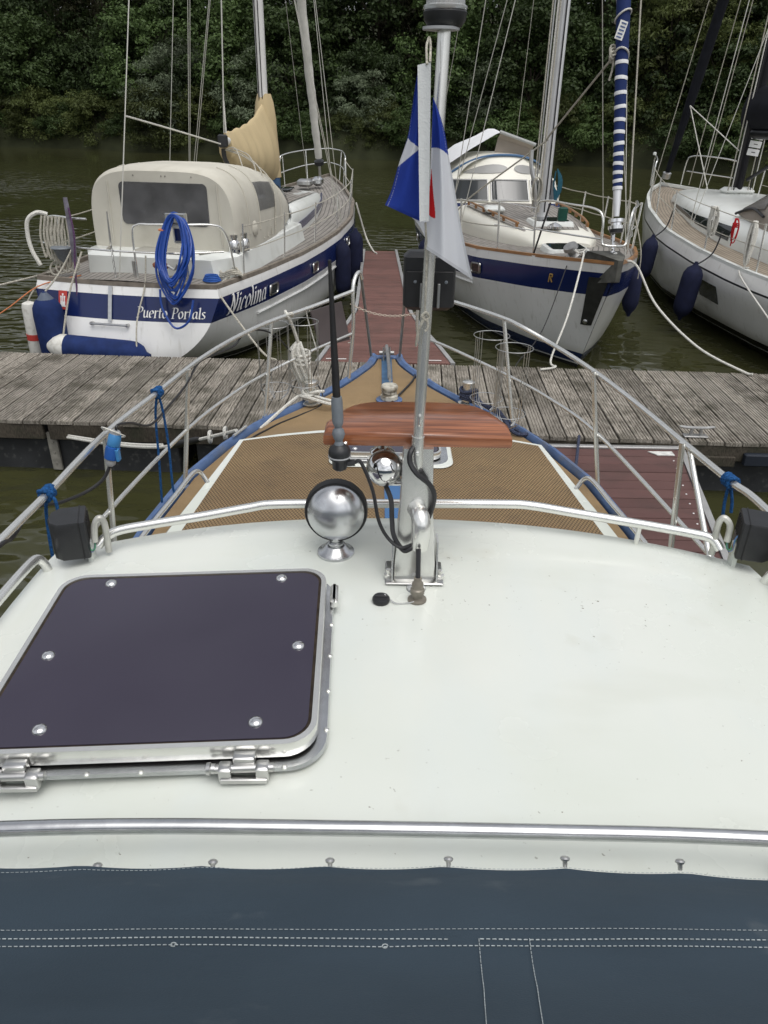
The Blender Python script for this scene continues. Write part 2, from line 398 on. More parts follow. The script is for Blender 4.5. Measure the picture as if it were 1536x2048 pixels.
# ------------------------------------------------------------------ far bank
def shore(x): return 52.6 - .27*x + .9*math.sin(x*.21) + .5*math.sin(x*.53+1)
BANK = M('dark_bank_soil', (.030, .034, .016), .95, var=.4, vs=.8, bump=.6, bs=3, world=True)
bk = MB()
bk.grid(lambda u, v: (lambda x: (x, shore(x) - .4 + 60*v*v + 1.5*v, -.4 + 1.1*min(v/.06, 1) + max(0, v-.06)*14))(-95+190*u), 60, 14)
bk.thing('river_bank', BANK, None, None, kind='structure')

def leafmat(name, lo, hi, spec=.22):
    m = M(name, lo, .55, spec=spec, rnd=.0)
    t, n, b, lk, mapping, noise, mix, mr = m_tools[name]
    oi = n.new('ShaderNodeObjectInfo')
    c0 = mix(mr(noise(.9, 4, (1, 1, 1)), .3, .7), lo, hi)
    c0 = mix(mr(noise(9, 2, (1, 1, 1)), .35, .7, 0, .6), c0, tuple(min(1, q*1.9) for q in hi))
    c0 = mix(1.0, c0, mr(oi.outputs['Random'], 0, 1, .6, 1.55), 'MULTIPLY')
    lk(c0, b.inputs['Base Color'])
    tr = n.new('ShaderNodeBsdfTranslucent'); lk(c0, tr.inputs['Color']); ms = n.new('ShaderNodeMixShader'); ms.inputs[0].default_value = .28
    out = [q for q in n if q.type == 'OUTPUT_MATERIAL'][0]
    lk(b.outputs[0], ms.inputs[1]); lk(tr.outputs[0], ms.inputs[2]); lk(ms.outputs[0], out.inputs['Surface']); return m
LF = {'dark': leafmat('dark_green_leaves', (.012, .021, .008), (.034, .052, .018)),
      'mid': leafmat('mid_green_leaves', (.020, .037, .012), (.052, .080, .025)),
      'olive': leafmat('olive_leaves', (.034, .046, .013), (.072, .088, .027)),
      'silver': leafmat('silver_green_leaves', (.040, .056, .027), (.11, .135, .085)),
      'brown': leafmat('brownish_green_leaves', (.022, .025, .011), (.048, .051, .022))}
BARK = M('dark_bark', (.045, .038, .028), .9, var=.4, vs=8, bump=.8, bs=14, st=(1, 1, .2))

def crown_mesh(name, seed, rx, z0, z1, nclump, per, size, mat, up=.35, asp=.55, shellp=.35):
    rg = np.random.default_rng(seed)
    zc, rz = (z0+z1)/2, (z1-z0)/2
    d = rg.normal(size=(nclump, 3)); d /= np.linalg.norm(d, axis=1)[:, None]
    rad = rg.uniform(.35, 1, nclump)**shellp
    lump = 1 + .18*np.sin(d[:, 0]*5+seed) + .15*np.sin(d[:, 2]*6+seed*2.1)
    C = d*rad[:, None]*lump[:, None]*np.array([rx, rx, rz]) + np.array([0, 0, zc])
    cr = rg.uniform(.10, .24, nclump)*rx + .12
    per = int(per*1.9); idx = np.repeat(np.arange(nclump), per); N = len(idx)
    e = rg.normal(size=(N, 3)); e /= np.linalg.norm(e, axis=1)[:, None]
    e[:, 2] = np.where(rg.random(N) < .7, np.abs(e[:, 2]), e[:, 2])
    rr = rg.uniform(.45, 1.1, N)
    pos = C[idx] + e*(cr[idx]*rr)[:, None]*np.array([1.15, 1.15, .8])
    nr = e + rg.normal(size=(N, 3))*.55 + np.array([0, 0, up]); nr /= np.linalg.norm(nr, axis=1)[:, None]
    a = np.cross(nr, rg.normal(size=(N, 3))); a /= np.linalg.norm(a, axis=1)[:, None]
    bb = np.cross(nr, a); s = (size*.62*rg.uniform(.55, 1.4, N))[:, None]
    v = np.empty((N, 4, 3)); v[:, 0] = pos - a*s; v[:, 1] = pos + bb*s*asp + nr*s*.12; v[:, 2] = pos + a*s; v[:, 3] = pos - bb*s*asp + nr*s*.12
    v[:, :, 2] = np.maximum(v[:, :, 2], .06)
    me = bpy.data.meshes.new(name); me.vertices.add(N*4); me.vertices.foreach_set('co', v.reshape(-1))
    me.loops.add(N*4); me.loops.foreach_set('vertex_index', np.arange(N*4, dtype=np.int32))
    me.polygons.add(N); me.polygons.foreach_set('loop_start', np.arange(0, N*4, 4, dtype=np.int32))
    me.update(calc_edges=True); me.validate(); me.materials.append(mat); return me
def trunk_mesh(name, seed, h, r, rx, z1):
    rg = random.Random(seed); mb = MB()
    pts = [V(0, 0, -.3)]; x = y = 0
    for i in range(1, 6):
        x += rg.uniform(-.16, .16); y += rg.uniform(-.16, .16); pts.append(V(x, y, h*i/5))
    mb.tube(pts, [r*(1.25-.75*i/5) for i in range(6)], 8)
    for k in range(7):
        a = rg.uniform(0, 6.28); p0 = pts[rg.choice((2, 3, 4))]; l = rg.uniform(.5, .85)*rx
        p2 = p0 + V(math.cos(a)*l, math.sin(a)*l, rg.uniform(.35, .8)*(z1-p0.z))
        mb.tube(spline([p0, p0.lerp(p2, .5)+V(0, 0, .3), p2], 3), [r*.5*(1-.12*i) for i in range(7)], 5)
    return mb.mesh(name, BARK)
SPEC = {}
def species(key, seed, rx, z0, z1, ncl, per, size, leaf, r, **k):
    SPEC[key] = (crown_mesh('crown_'+key, seed, rx, z0, z1, ncl, per, size, LF[leaf], **k), trunk_mesh('trunk_'+key, seed, z0+.55*(z1-z0), r, rx, z1))
species('A', 1, 4.3, 2.2, 14.5, 150, 75, .20, 'dark', .22)
species('B', 2, 4.6, 2.0, 13.0, 160, 75, .20, 'mid', .20)
species('C', 3, 4.0, 2.5, 15.5, 150, 75, .19, 'brown', .22)
species('D', 4, 2.9, .5, 7.0, 110, 70, .17, 'mid', .10)
species('E', 5, 2.7, .4, 6.0, 110, 70, .16, 'dark', .09)
species('F', 6, 2.0, .1, 3.6, 90, 70, .15, 'olive', .05, asp=.3, up=.2)
species('H', 7, 1.9, .1, 3.0, 90, 65, .15, 'mid', .05, asp=.35)
species('S', 8, 2.2, .3, 4.6, 75, 70, .15, 'silver', .06, asp=.26, up=.1)
species('W', 9, 3.0, 1.0, 9.5, 120, 75, .17, 'olive', .12, asp=.3, up=.0)
def plant(name, key, x, back, z, s, rz, label, cat, group):
    o = root(name, (x, shore(x)+back, z), label, cat, group, True, rz); o.scale = (s, s, s)
    for nm, me in (('crown', SPEC[key][0]), ('trunk', SPEC[key][1])):
        p = bpy.data.objects.new(nm, me); col.objects.link(p); p.parent = o
rt = random.Random(11)
for i, x in enumerate(np.arange(-46, 40, 4.9)):
    k = 'ABCBACAB'[i % 8]
    lb = {'A': 'tall dark green broadleaf tree in the dense wood on the far bank', 'B': 'tall mid green rounded tree in the dense wood on the far bank', 'C': 'tall brownish green tree in the dense wood on the far bank'}[k]
    plant('broadleaf_tree', k, x+rt.uniform(-1, 1), 7.5+rt.uniform(-.8, 1.5), .8, rt.uniform(.92, 1.12), rt.uniform(0, 6.28), lb, 'tree', {'A': 'dark green trees on the far bank', 'B': 'mid green trees on the far bank', 'C': 'brownish trees on the far bank'}[k])
for i, x in enumerate(np.arange(-50, 44, 5.2)):
    k = 'CABACB'[i % 6]
    lb = {'A': 'dark green tree rising behind the front trees of the wood', 'B': 'mid green tree rising behind the front trees of the wood', 'C': 'brownish tree rising behind the front trees of the wood'}[k]
    plant('broadleaf_tree', k, x+rt.uniform(-1, 1), 14+rt.uniform(-1, 1.5), 1.5, rt.uniform(1.05, 1.25), rt.uniform(0, 6.28), lb, 'tree', {'A': 'dark trees in the back row', 'B': 'mid green trees in the back row', 'C': 'brownish trees in the back row'}[k])
for i, x in enumerate(np.arange(-40, 34, 3.3)):
    k = 'EDEDDE'[i % 6]
    plant('understory_bush', k, x+rt.uniform(-.9, .9), 3.6+rt.uniform(-.5, 1), .5, rt.uniform(.85, 1.2), rt.uniform(0, 6.28),
          {'D': 'mid green understory bush between the tall trees and the shore', 'E': 'dark green understory bush between the tall trees and the shore'}[k], 'bush', {'D': 'mid green understory bushes', 'E': 'dark understory bushes'}[k])
for i, x in enumerate(np.arange(-36, 30, 1.95)):
    k = 'FHFHHF'[i % 6]
    if x < -16: k = 'F' if i % 3 else 'H'
    plant('shore_shrub', k, x+rt.uniform(-.6, .6), 1.0+rt.uniform(-.4, .8), .12, rt.uniform(.7, 1.1), rt.uniform(0, 6.28),
          {'F': 'olive shrub with narrow leaves leaning over the far waterline', 'H': 'low green shrub leaning over the far waterline'}[k], 'shrub', {'F': 'olive shrubs along the far shore', 'H': 'green shrubs along the far shore'}[k])
for x, bkk, s in ((-15.6, 1.9, 1.25), (-13.2, 2.3, 1.3), (-9.2, 2.0, 1.25), (6.2, 2.2, 1.05), (-2.2, 2.0, 1.0)):
    plant('willow_shrub', 'S', x, bkk, .3, s, x, 'silvery green willow shrub with pale upturned leaves on the far bank', 'shrub', 'silvery willow shrubs')
for x in (16.5, 20.5, 24.5):
    plant('willow_tree', 'W', x, 4.5, .6, rt.uniform(.9, 1.05), x, 'olive green willow tree with thin branches on the far bank', 'tree', 'olive willow trees')
# ------------------------------------------------------------------ wooden jetty
JA = R(-2.1); JZ = .5
def J(s, t, z=0): # s along, t across (0 near edge, 1.92 far edge)
    return V(0, 5.825, 0) + V(math.cos(JA), math.sin(JA), 0)*s + V(-math.sin(JA), math.cos(JA), 0)*t + V(0, 0, z)
jet = root('wooden_jetty', J(0, .96, 0), 'weathered grey wooden jetty of grooved planks crossing in front of the bow', 'jetty', local=True, rz=JA)
prof = []
for k in range(5):
    x0 = -.0655 + k*.131/5; wd = .131/5
    prof += [(x0+.0040, -.006), (x0+.0056, 0), (x0+wd-.0056, 0), (x0+wd-.0040, -.006)]
prof = prof[1:-1] + [(.0655, -.004), (.0655, -.032), (-.0655, -.032), (-.0655, -.004)]
pmesh = MB().loft([[V(x, y, z) for x, z in prof] for y in (-.96, .96)]).mesh('plank', WOOD, smooth=False)
rj = random.Random(3)
for i in range(-48, 49):
    o = bpy.data.objects.new('plank', pmesh); col.objects.link(o); o.parent = jet
    o.location = (i*.1455, rj.uniform(-.008, .008), JZ + rj.uniform(-.003, .003)); o.rotation_euler = (rj.uniform(-.002, .002), rj.uniform(-.012, .012), rj.uniform(-.003, .003))
def JL(mb, name, mat, **k): return mb.part(name, mat, jet, **k)
for y0 in (-.93, .93):
    for x0 in (-7.2, -2.95, 1.3):
        JL(MB().box((x0+2.1+.03, y0, .395), (4.2, .05, .145), bev=.006), 'edge_beam', BEAM)
for x0 in (-6.9, -4.3, -1.7, .9, 3.5, 6.1):
    JL(MB().box((x0+1.25, 0, .13), (2.45, 1.72, .36), bev=.03), 'float', FLOAT)
for x0 in (-5.55, -2.93, -.35, 2.2, 4.8):
    mb = MB().box((x0, -.895, .19), (.085, .03, .36), bev=.004)
    for z in (.08, .18, .28): mb.lathe([(.012, 0), (.010, .006), (.0, .007)], (x0, -.91, z), (0, -1, 0), 8)
    JL(mb, 'bracket', STAIN)
JL(MB().box((2.2, -.97, .33), (1.5, .03, .09), bev=.006), 'rubbing_strip', BEAM)
JL(MB().box((3.18, -.985, .36), (.34, .06, .11), bev=.012), 'bumper_block', M('blue_black_rubber', (.02, .025, .035), .6))
# cleat on the near edge
cl = MB(); cx, cy, cz = 2.62, -.86, JZ
cl.box((cx, cy, cz+.008), (.20, .07, .016), bev=.004)
for sx in (-.045, .045): cl.tube([V(cx+sx, cy, cz), V(cx+sx*.8, cy, cz+.075)], [.018, .014], 8)
cl.tube(spline([V(cx-.15, cy, cz+.092), V(cx-.07, cy, cz+.082), V(cx+.07, cy, cz+.082), V(cx+.15, cy, cz+.092)], 4), [.006, .010, .012, .013, .013, .013, .013, .013, .013, .013, .012, .010, .006][:13], 8)
clo = JL(cl, 'mooring_cleat', GOLDW)

# ------------------------------------------------------------------ red-brown finger pontoon between the two yachts
def finger(name, label, planks, edgeL, edgeR, z, comp, pitch, y0, y1, screws=False, lip=True):
    rt_ = root(name, ((edgeL(y0)+edgeR(y0))/2, y0, 0), label, 'pontoon')
    y = min(y0, y1)+.02; rr = random.Random(5); ym = max(y0, y1)
    k = 0
    while y + pitch < ym:
        a, c = y+.005, y+pitch-.005; zt = z + rr.uniform(-.0015, .0015)
        q = [V(edgeL(a)+.05, a, zt), V(edgeR(a)-.05, a, zt), V(edgeR(c)-.05, c, zt), V(edgeL(c)+.05, c, zt)]
        mb = MB().loft([[p - V(0, 0, .025) for p in q], [p - V(0, 0, .004) for p in q], [q[0]+V(.002, .003, 0), q[1]+V(-.002, .003, 0), q[2]+V(-.002, -.003, 0), q[3]+V(.002, -.003, 0)]])
        mb.part('plank', comp, rt_, smooth=False)
        if screws:
            MB().lathe([(.007, 0), (.006, .003), (0, .004)], V(edgeR(a)-.11, (a+c)/2, zt), seg=8).part('screw', WHITET, rt_)
        y += pitch; k += 1
    ys = np.linspace(min(y0, y1), ym, 14)
    for e, sg in ((edgeL, 1), (edgeR, -1)):
        rings = []
        for yy in ys:
            x = e(yy); rings.append([V(x, yy, z+.012), V(x+sg*.047, yy, z+.012), V(x+sg*.047, yy, z-.13), V(x, yy, z-.13)])
        MB().loft(rings).part('side_beam', ALU, rt_, smooth=False)
    for yy in np.linspace(min(y0, y1)+.5, ym-.6, 4):
        MB().box(((edgeL(yy)+edgeR(yy))/2, yy, z-.21), (abs(edgeR(yy)-edgeL(yy))*.8, .9, .34), bev=.04).part('float', FLOAT, rt_)
    return rt_
fc = lambda y: -.012 - .0205*(y-7.6)
fh = lambda y: interp(y, [7.5, 8.3, 9.2, 10.1, 16], [.74, .62, .46, .335, .27])
ff = finger('finger_pontoon', 'red brown plank finger pontoon running out between the two navy striped yachts', 0, lambda y: fc(y)-fh(y)-.05, lambda y: fc(y)+fh(y)+.05, .50, COMP, .145, 7.75, 15.0)
for sx in (-.53, .50):
    MB().box((fc(7.83)+sx, 7.83, .512), (.22, .012, .006)).part('reflector_strip', WHITET, ff)
eR = lambda y: interp(y, [1.0, 3.2, 5.75], [1.78, 2.04, 2.50])
fr = finger('finger_pontoon', 'dark brown plank finger pontoon alongside the railing, joined to the wooden jetty', 0, lambda y: 1.20, eR, .45, COMPD, .148, 5.72, 1.2, screws=True)
MB().box((1.85, 5.68, .458), (1.2, .05, .02), bev=.004).part('end_strip', ALU, fr)
MB().prism([(2.16, 5.60), (2.36, 5.61), (2.36, 5.53), (2.22, 5.53)], lambda p: V(p[0], p[1], .452), lambda p: V(p[0], p[1], .458)).part('marker_plate', M('white_marker', (.6, .6, .57), .6, var=.3, vs=30), fr)
# ------------------------------------------------------------------ the motor yacht we stand on
my = root('motor_yacht', (.06, 2.0, 0), 'white steel motor yacht with tan anti-slip foredeck, stainless railing and flat white cabin roof', 'boat')
ax = lambda y: .075 - .014*y                     # centreline
hw = lambda y: interp(y, [-3, 0, 1.6, 2.9, 3.4, 3.8, 4.15, 4.5, 4.8, 5.0, 5.2, 5.35, 5.5], [1.05, 1.2, 1.19, 1.11, 1.045, .92, .765, .52, .345, .25, .165, .115, .105])
dz = lambda y: 1.19 + .011*y
YS = list(np.linspace(-3, 2.6, 12)) + list(np.linspace(2.8, 5.5, 28))
# hull shell
mb = MB(); rings = []
for y in YS:
    h = hw(y); k = max(0, (y-3.5)/2.0)
    r_ = []
    for sx, zz in ((1, dz(y)), (.99-.1*k, .9), (.95-.25*k, .45), (.88-.4*k, 0), (.6-.4*k, -.35), (0, -.5)):
        r_.append(V(ax(y)+h*sx, y-.35*k*(1-zz/1.25), zz))
    rings.append(r_ + [V(2*ax(y)-p.x, p.y, p.z) for p in reversed(r_[:-1])])
MB().loft(rings, closed=False, caps=False).part('hull', M('blue_hull_paint', (.03, .07, .22), .3, var=.1, vs=2), my)
# deck sheet, blue margin and gunwale
mb = MB()
mb.grid(lambda u, v: (lambda y: V(ax(y) + (hw(y)-.045)*(2*v-1), y, dz(y)-.004))(YS[min(int(round(u*(len(YS)-1))), len(YS)-1)]), len(YS)-1, 8)
deck = mb.part('deck', MATF, my)
for sg in (-1, 1):
    rg_ = []
    for y in YS:
        x = ax(y)+sg*hw(y); t_ = interp(y, [4, 5.5], [.026, .036])
        rg_.append([V(x+sg*.012, y, dz(y)-.10), V(x+sg*.012, y, dz(y)+.018), V(x-sg*.012, y, dz(y)+.022), V(x-sg*t_, y, dz(y)+.004), V(x-sg*t_, y, dz(y)-.05)])
    MB().loft(rg_).part('gunwale', BLUEP, my)
MB().box((ax(5.47), 5.475, 1.245), (.205, .07, .02), bev=.004).part('bow_plate', BLUEP, my)
# foredeck blue centre stripe
MB().grid(lambda u, v: V(ax(3.5+1.95*u)+(v-.5)*.075, 3.5+1.95*u, dz(3.5+1.95*u)+.003), 10, 1).part('centre_stripe', M('worn_blue_stripe', (.07, .14, .24), .7, var=.3, vs=12), my)
# cabin trunk
TF, TN, TZ = 3.44, 1.6, 1.45
tw = lambda y: interp(y, [1.6, 2.5, 3.44], [1.0, .925, .785])
def trunk_pt(y, s, drop):      # s -1..1
    return V(ax(y)+s*tw(y), y + .12*(1-s*s)*max(0, (y-2.9)/.54)**2, TZ - .03*s*s - drop)
mb = MB()
rg_ = []
for y in np.linspace(TN, TF, 10):
    top = [trunk_pt(y, s, 0) for s in np.linspace(-.97, .97, 9)]
    rg_.append([V(ax(y)-tw(y)-.03, y, dz(y)-.02), V(ax(y)-tw(y), y, TZ-.06)] + top + [V(ax(y)+tw(y), y, TZ-.06), V(ax(y)+tw(y)+.03, y, dz(y)-.02)])
yf = TF
rg_.append([p + V(0, .02, -.02 if i not in (0, len(rg_[-1])-1) else 0) for i, p in enumerate(rg_[-1])])
rg_.append([V(p.x, p.y+.05, dz(yf)-.02) for p in rg_[-1]])
trk = mb.loft(rg_, closed=False, caps=False).part('cabin_trunk', ROOF, my, ang=30)
mfun = lambda u, v: trunk_pt(TN + (TF-.03-TN)*u, (2*v-1)*(1-lerp(.125, .05, u)/tw(TN+(TF-TN)*u)), -.004)
MB().grid(mfun, 10, 12).part('anti_slip_mat', MATP, trk)
MB().grid(lambda u, v: V(ax(TN+(TF-.05-TN)*u)+(v-.5)*.07, TN+(TF-.05-TN)*u, TZ+.008), 8, 1).part('centre_stripe', MATB, trk)

def hatch(name, c, sx, sy, rz, zb, h, tilt, bolts, parent, hinge_side=None, screws=0, pad=.035, rad=.05):
    """framed hatch: coaming flange, frame, tinted pane, dome bolts"""
    m = Matrix.Rotation(rz, 3, 'Z'); c = Vector(c)
    P = lambda x, y, z: c + m @ V(x, y, z + tilt*x)
    fl = MB()
    o1 = rrect(sx+2*pad, sy+2*pad, rad+pad*.8, 7); i1 = rrect(sx-.01, sy-.01, rad, 7)
    fl.loft([[P(x, y, .004) for x, y in o1], [P(x, y, .011) for x, y in rrect(sx+2*pad-.004, sy+2*pad-.004, rad+pad*.8, 7)], [P(x, y, .012) for x, y in i1]])
    f = fl.part(name, DULL, parent)
    fb = MB()
    po, pi_ = rrect(sx, sy, rad, 7), rrect(sx-.022, sy-.022, rad-.008, 7)
    fb.loft([[P(x*.992, y*.992, .018) for x, y in po], [P(x, y, .024) for x, y in po], [P(x, y, h-.004) for x, y in po], [P(x*.997, y*.997, h) for x, y in po], [P(x, y, h) for x, y in pi_], [P(x, y, h-.008) for x, y in pi_]], caps=False)
    fb.part('frame', STEEL, f)
    MB().loft([[P(x*.998, y*.998, .008) for x, y in rrect(sx-.03, sy-.03, rad, 7)], [P(x*.998, y*.998, h*.5) for x, y in rrect(sx-.03, sy-.03, rad, 7)]]).part('seal', RUBBER, f)
    MB().prism(rrect(sx-.023, sy-.023, rad-.008, 7), lambda p: P(p[0], p[1], h-.010), lambda p: P(p[0], p[1], h-.0035)).part('gasket', GASKET, f)
    MB().prism(rrect(sx-.034, sy-.034, rad-.012, 7), lambda p: P(p[0], p[1], h-.009), lambda p: P(p[0], p[1], h-.0015)).part('pane', PANE, f)
    for bx, by in bolts:
        MB().lathe([(.0135, -.003), (.0135, .001), (.011, .005), (.006, .0075), (0, .008)], P(bx*sx/2, by*sy/2, h-.0015), seg=16).part('dome_bolt', CHROME, f)
    return f, P
# big roof hatch (port side): corners measured on the roof
a_ = G(650, 1142, 1.955); b_ = G(165, 1152, 1.945); c_ = G(632, 1490, 1.955)
rz_ = math.atan2((a_-b_).y, (a_-b_).x)
HS, HX = .545, .605
hc = V((a_.x+c_.x)/2 - .300, (a_.y+c_.y)/2 - .004, 1.897)
# ------------------------------------------------------------------ cabin roof
rhw = lambda y: interp(y, [.2, 1.2, 1.45, 1.62, 1.70], [.965, .955, .95, .94, .925])
def roofz(x, y): return 1.902 - .065*((x-ax(y))/.95)**2
front = lambda s: 1.80 - .115*abs(s)**2.4           # y of the front edge for s=-1..1
def roofpt(s, q, dz_=0):        # q 0 front .. 1 aft
    yf = front(s); y = lerp(yf, .70, q); x = ax(y) + s*rhw(y)
    return V(x, y, roofz(x, y) + dz_)
mb = MB()
S = [-1 + 2*i/44 for i in range(45)]
rings = []
for q in [0, .006, .05] + list(np.linspace(.1, 1, 22)):
    base = [roofpt(s, q, -.003 if q == 0 else 0) for s in S]
    L0, R0_ = base[0], base[-1]
    rings.append([L0 + V(.03, 0, -.085), L0 + V(-.012, 0, -.05), L0 + V(-.012, 0, -.016)] + base + [R0_ + V(.012, 0, -.016), R0_ + V(.012, 0, -.05), R0_ + V(-.03, 0, -.085)])
f0 = [p + V(0, .008, -.014) for p in rings[0]]; f1 = [p + V(0, .004, -.075) for p in rings[0]]; f2 = [p + V(0, -.04, -.08) for p in rings[0]]
rings = [f2, f1, f0] + rings
# upstand that carries the canvas
last = rings[-1]
for dy, dzz in ((-.008, .004), (-.016, .018), (-.022, .04), (-.03, .06), (-.06, .066)): rings.append([p + V(0, dy, dzz) for p in last])
roof = mb.loft(rings, closed=False, caps=False).part('cabin_roof', ROOF, my, ang=28)
# wheelhouse walls below the roof
wl = MB(); pts = [(-.88, -1.2), (-.88, 1.5), (-.80, 1.60), (-.5, 1.70), (0, 1.73), (.5, 1.70), (.80, 1.60), (.88, 1.5), (.88, -1.2)]
wl.loft([[V(ax(y)+x, y, 1.15) for x, y in pts], [V(ax(y)+x, y, 1.83) for x, y in pts]], closed=False, caps=False).part('wheelhouse_wall', ROOF, my)
MB().box((ax(-.2), -.3, 1.52), (1.9, 1.9, .5), bev=.02).part('wheelhouse_aft', ROOF, my)
fh_, HP = hatch('roof_hatch', hc, HX, HS, rz_, 1.89, .050, .03, [(-.62, .86), (.66, .86), (-.79, -.06), (.84, -.04), (-.60, -.80), (.64, -.80)], my, rad=.055, pad=.017)
def screw(P, x, y, z, par): MB().lathe([(.005, -.002), (.005, .001), (.003, .0028), (0, .003)], P(x, y, z), seg=10).part('screw', STEEL, par)
for q in (-.75, -.38, 0, .38): screw(HP, HX/2+.014, q*HS/2, .012, fh_)
for q in (-.55, -.28, .02, .62, .82): screw(HP, q*HX/2, -HS/2-.015, .012, fh_)
for hx in (-.66, .60):
    x0 = hx*HX/2; y0 = -HS/2; hb = MB()
    hb.box(HP(x0, y0-.012, .028), (.036, .020, .028), Matrix.Rotation(rz_, 3, 'Z'), bev=.002)
    hb.tube([HP(x0-.048, y0-.024, .022), HP(x0+.05, y0-.024, .022)], .0075, 10)
    for k in (-1, 1): hb.box(HP(x0+k*.031, y0-.024, .016), (.022, .024, .03), Matrix.Rotation(rz_, 3, 'Z'), bev=.003)
    hb.box(HP(x0, y0-.033, .006), (.078, .012, .01), Matrix.Rotation(rz_, 3, 'Z'), bev=.001)
    hb.lathe([(.010, -.062), (.011, -.056), (.0085, -.054), (.0085, -.048)], HP(x0, y0-.024, .022), Matrix.Rotation(rz_, 3, 'Z') @ V(1, 0, 0), 12)
    hb.part('hinge', STEELB, fh_)
MB().box(HP(HX/2+.018, .36*HS, .022), (.018, .07, .026), Matrix.Rotation(rz_, 3, 'Z'), bev=.006).part('latch', STEEL, fh_)
# foredeck hatch on the trunk
h2c = V(ax(3.34)+.0, 3.30, TZ+.004)
f2h, HP2 = hatch('fore_hatch', h2c, .47, .34, 0, TZ, .05, 0, [(-.72, .8), (.72, .8), (-.72, -.72), (.72, -.72)], my, rad=.05)
MB().loft([[h2c + V(x, y, .003) for x, y in rrect(.58, .45, .07, 7)], [h2c + V(x, y, .009) for x, y in rrect(.57, .44, .065, 7)]]).part('white_surround', ROOF, f2h)
for q in (-.6, .6):
    MB().tube([HP2(q*.25-.04, -.18, .02), HP2(q*.25+.04, -.18, .02)], .008, 8).part('hinge', STEELB, f2h)

# ------------------------------------------------------------------ rails on the roof
def rail(name, pts, r, n=8, mat=STEEL, par=my, seg=12): return tube(name, mat, par, spline(pts, n), r, seg)
zr = lambda p, dz_: V(p.x, p.y, roofz(p.x, p.y)+dz_)
fpath = [Yp(195, 1092, 1.64), Yp(228, 1064, 1.67), Yp(300, 1049, 1.69), Yp(400, 1033, 1.715), Yp(500, 1015, 1.735), Yp(540, 1009, 1.74), Yp(640, 1007, 1.745), Yp(800, 1007, 1.75), Yp(1000, 1008, 1.755), Yp(1060, 1011, 1.755), Yp(1150, 1026, 1.745), Yp(1280, 1048, 1.73), Yp(1380, 1066, 1.71), Yp(1424, 1078, 1.69), Yp(1440, 1100, 1.67)]
rail('front_handrail', fpath, .0125, 5)
for px, py, y in ((1280, 1048, 1.73),):
    p = Yp(px, py, y); tube('rail_foot', STEEL, my, [p, V(p.x, p.y, roofz(p.x, p.y)-.01)], .007)
npath = [V(ax(.7)-1.0, .675, 1.935), V(ax(.7)-.62, .686, 1.957)] + [V(ax(.7)+s, .692, 1.964-.018*s*s) for s in (-.4, -.2, 0, .2, .4)] + [V(ax(.7)+.62, .686, 1.957), V(ax(.7)+1.0, .675, 1.935)]
npath = [p + V(0, .045, 0) for p in npath]
rail('aft_handrail', npath, .0115, 6, DULL)
for s in (-.7, .55, .9):
    tube('rail_foot', STEEL, my, [V(ax(.7)+s, .72, 1.95-.05*s*s), V(ax(.7)+s, .725, 1.87)], .008)
# side grab rails of the roof
for sg in (-1, 1):
    P0 = [V(ax(1)+sg*.925, 1.60, 1.835), V(ax(1)+sg*.935, 1.59, 1.875), V(ax(1)+sg*.945, 1.55, 1.885)] + [V(ax(y)+sg*.95, y, 1.885) for y in (1.3, 1.0, .6, .2)]
    rail('side_handrail', P0, .0125, 6)
# grab rails on the trunk sides
for sg in (-1, 1):
    P0 = [V(ax(3)+sg*(tw(2.95)-.035), 2.96, TZ-.03)] + [V(ax(y)+sg*(tw(y)+.005), y, TZ+.035) for y in (2.94, 2.7, 2.4, 2.0, 1.8)]
    rail('trunk_handrail', P0, .010, 6)

# ------------------------------------------------------------------ deck railing
TOPL = [V(-1.13, .2, 1.80), V(-1.12, 1.2, 1.80), G(0, 1082, 1.81), G(95, 987, 1.81), G(210, 868, 1.81), G(315, 785, 1.808), G(400, 719, 1.806), G(470, 676, 1.806), Yp(543, 642, 4.30), Yp(620, 615, 4.62), Yp(706, 582, 4.93)]
TOPR = [V(1.24, .2, 1.80), V(1.23, 1.2, 1.80), G(1536, 1022, 1.81), G(1460, 962, 1.81), G(1365, 884, 1.81), G(1270, 805, 1.81), G(1187, 742, 1.81), G(1110, 692, 1.808), Yp(1040, 652, 4.05), Yp(1000, 634, 4.26), Yp(915, 606, 4.66), Yp(838, 585, 4.95)]
rail('top_rail', TOPL, .0125, 6); rail('top_rail', TOPR, .0125, 6)
rail('middle_rail', [V(-1.15, .2, 1.48), V(-1.12, 1.6, 1.49), G(212, 1029, 1.50), G(377, 857, 1.51), G(470, 785, 1.515), Yp(536, 745, 4.30), Yp(631, 698, 4.62), Yp(702, 668, 4.93)], .0095, 6)
rail('middle_rail', [V(1.26, .2, 1.48), V(1.24, 1.6, 1.49), G(1372, 1058, 1.49), G(1193, 866, 1.51), G(1100, 798, 1.515), Yp(1018, 752, 4.26), Yp(900, 696, 4.66), Yp(840, 672, 4.95)], .0095, 6)
def post(top, bot): tube('stanchion', STEEL, my, [top, bot], .0115, 10); MB().lathe([(.026, 0), (.024, .012), (.014, .02), (.013, .035)], bot - V(0, 0, .004), seg=12).part('stanchion_foot', BLUEP, my)
post(G(210, 868, 1.81), V(-1.07, 2.48, 1.205)); post(Yp(377, 738, 3.37), G(370, 975, 1.21)); post(Yp(543, 642, 4.30), G(530, 842, 1.22))
post(Yp(1187, 743, 3.40), G(1196, 985, 1.21)); post(Yp(1365, 885, 2.53), V(1.16, 2.52, 1.205)); post(Yp(1008, 636, 4.22), G(1026, 862, 1.22))
tube('rail_brace', STEEL, my, [G(1378, 895, 1.80), V(1.20, 1.98, 1.22)], .0105, 10)
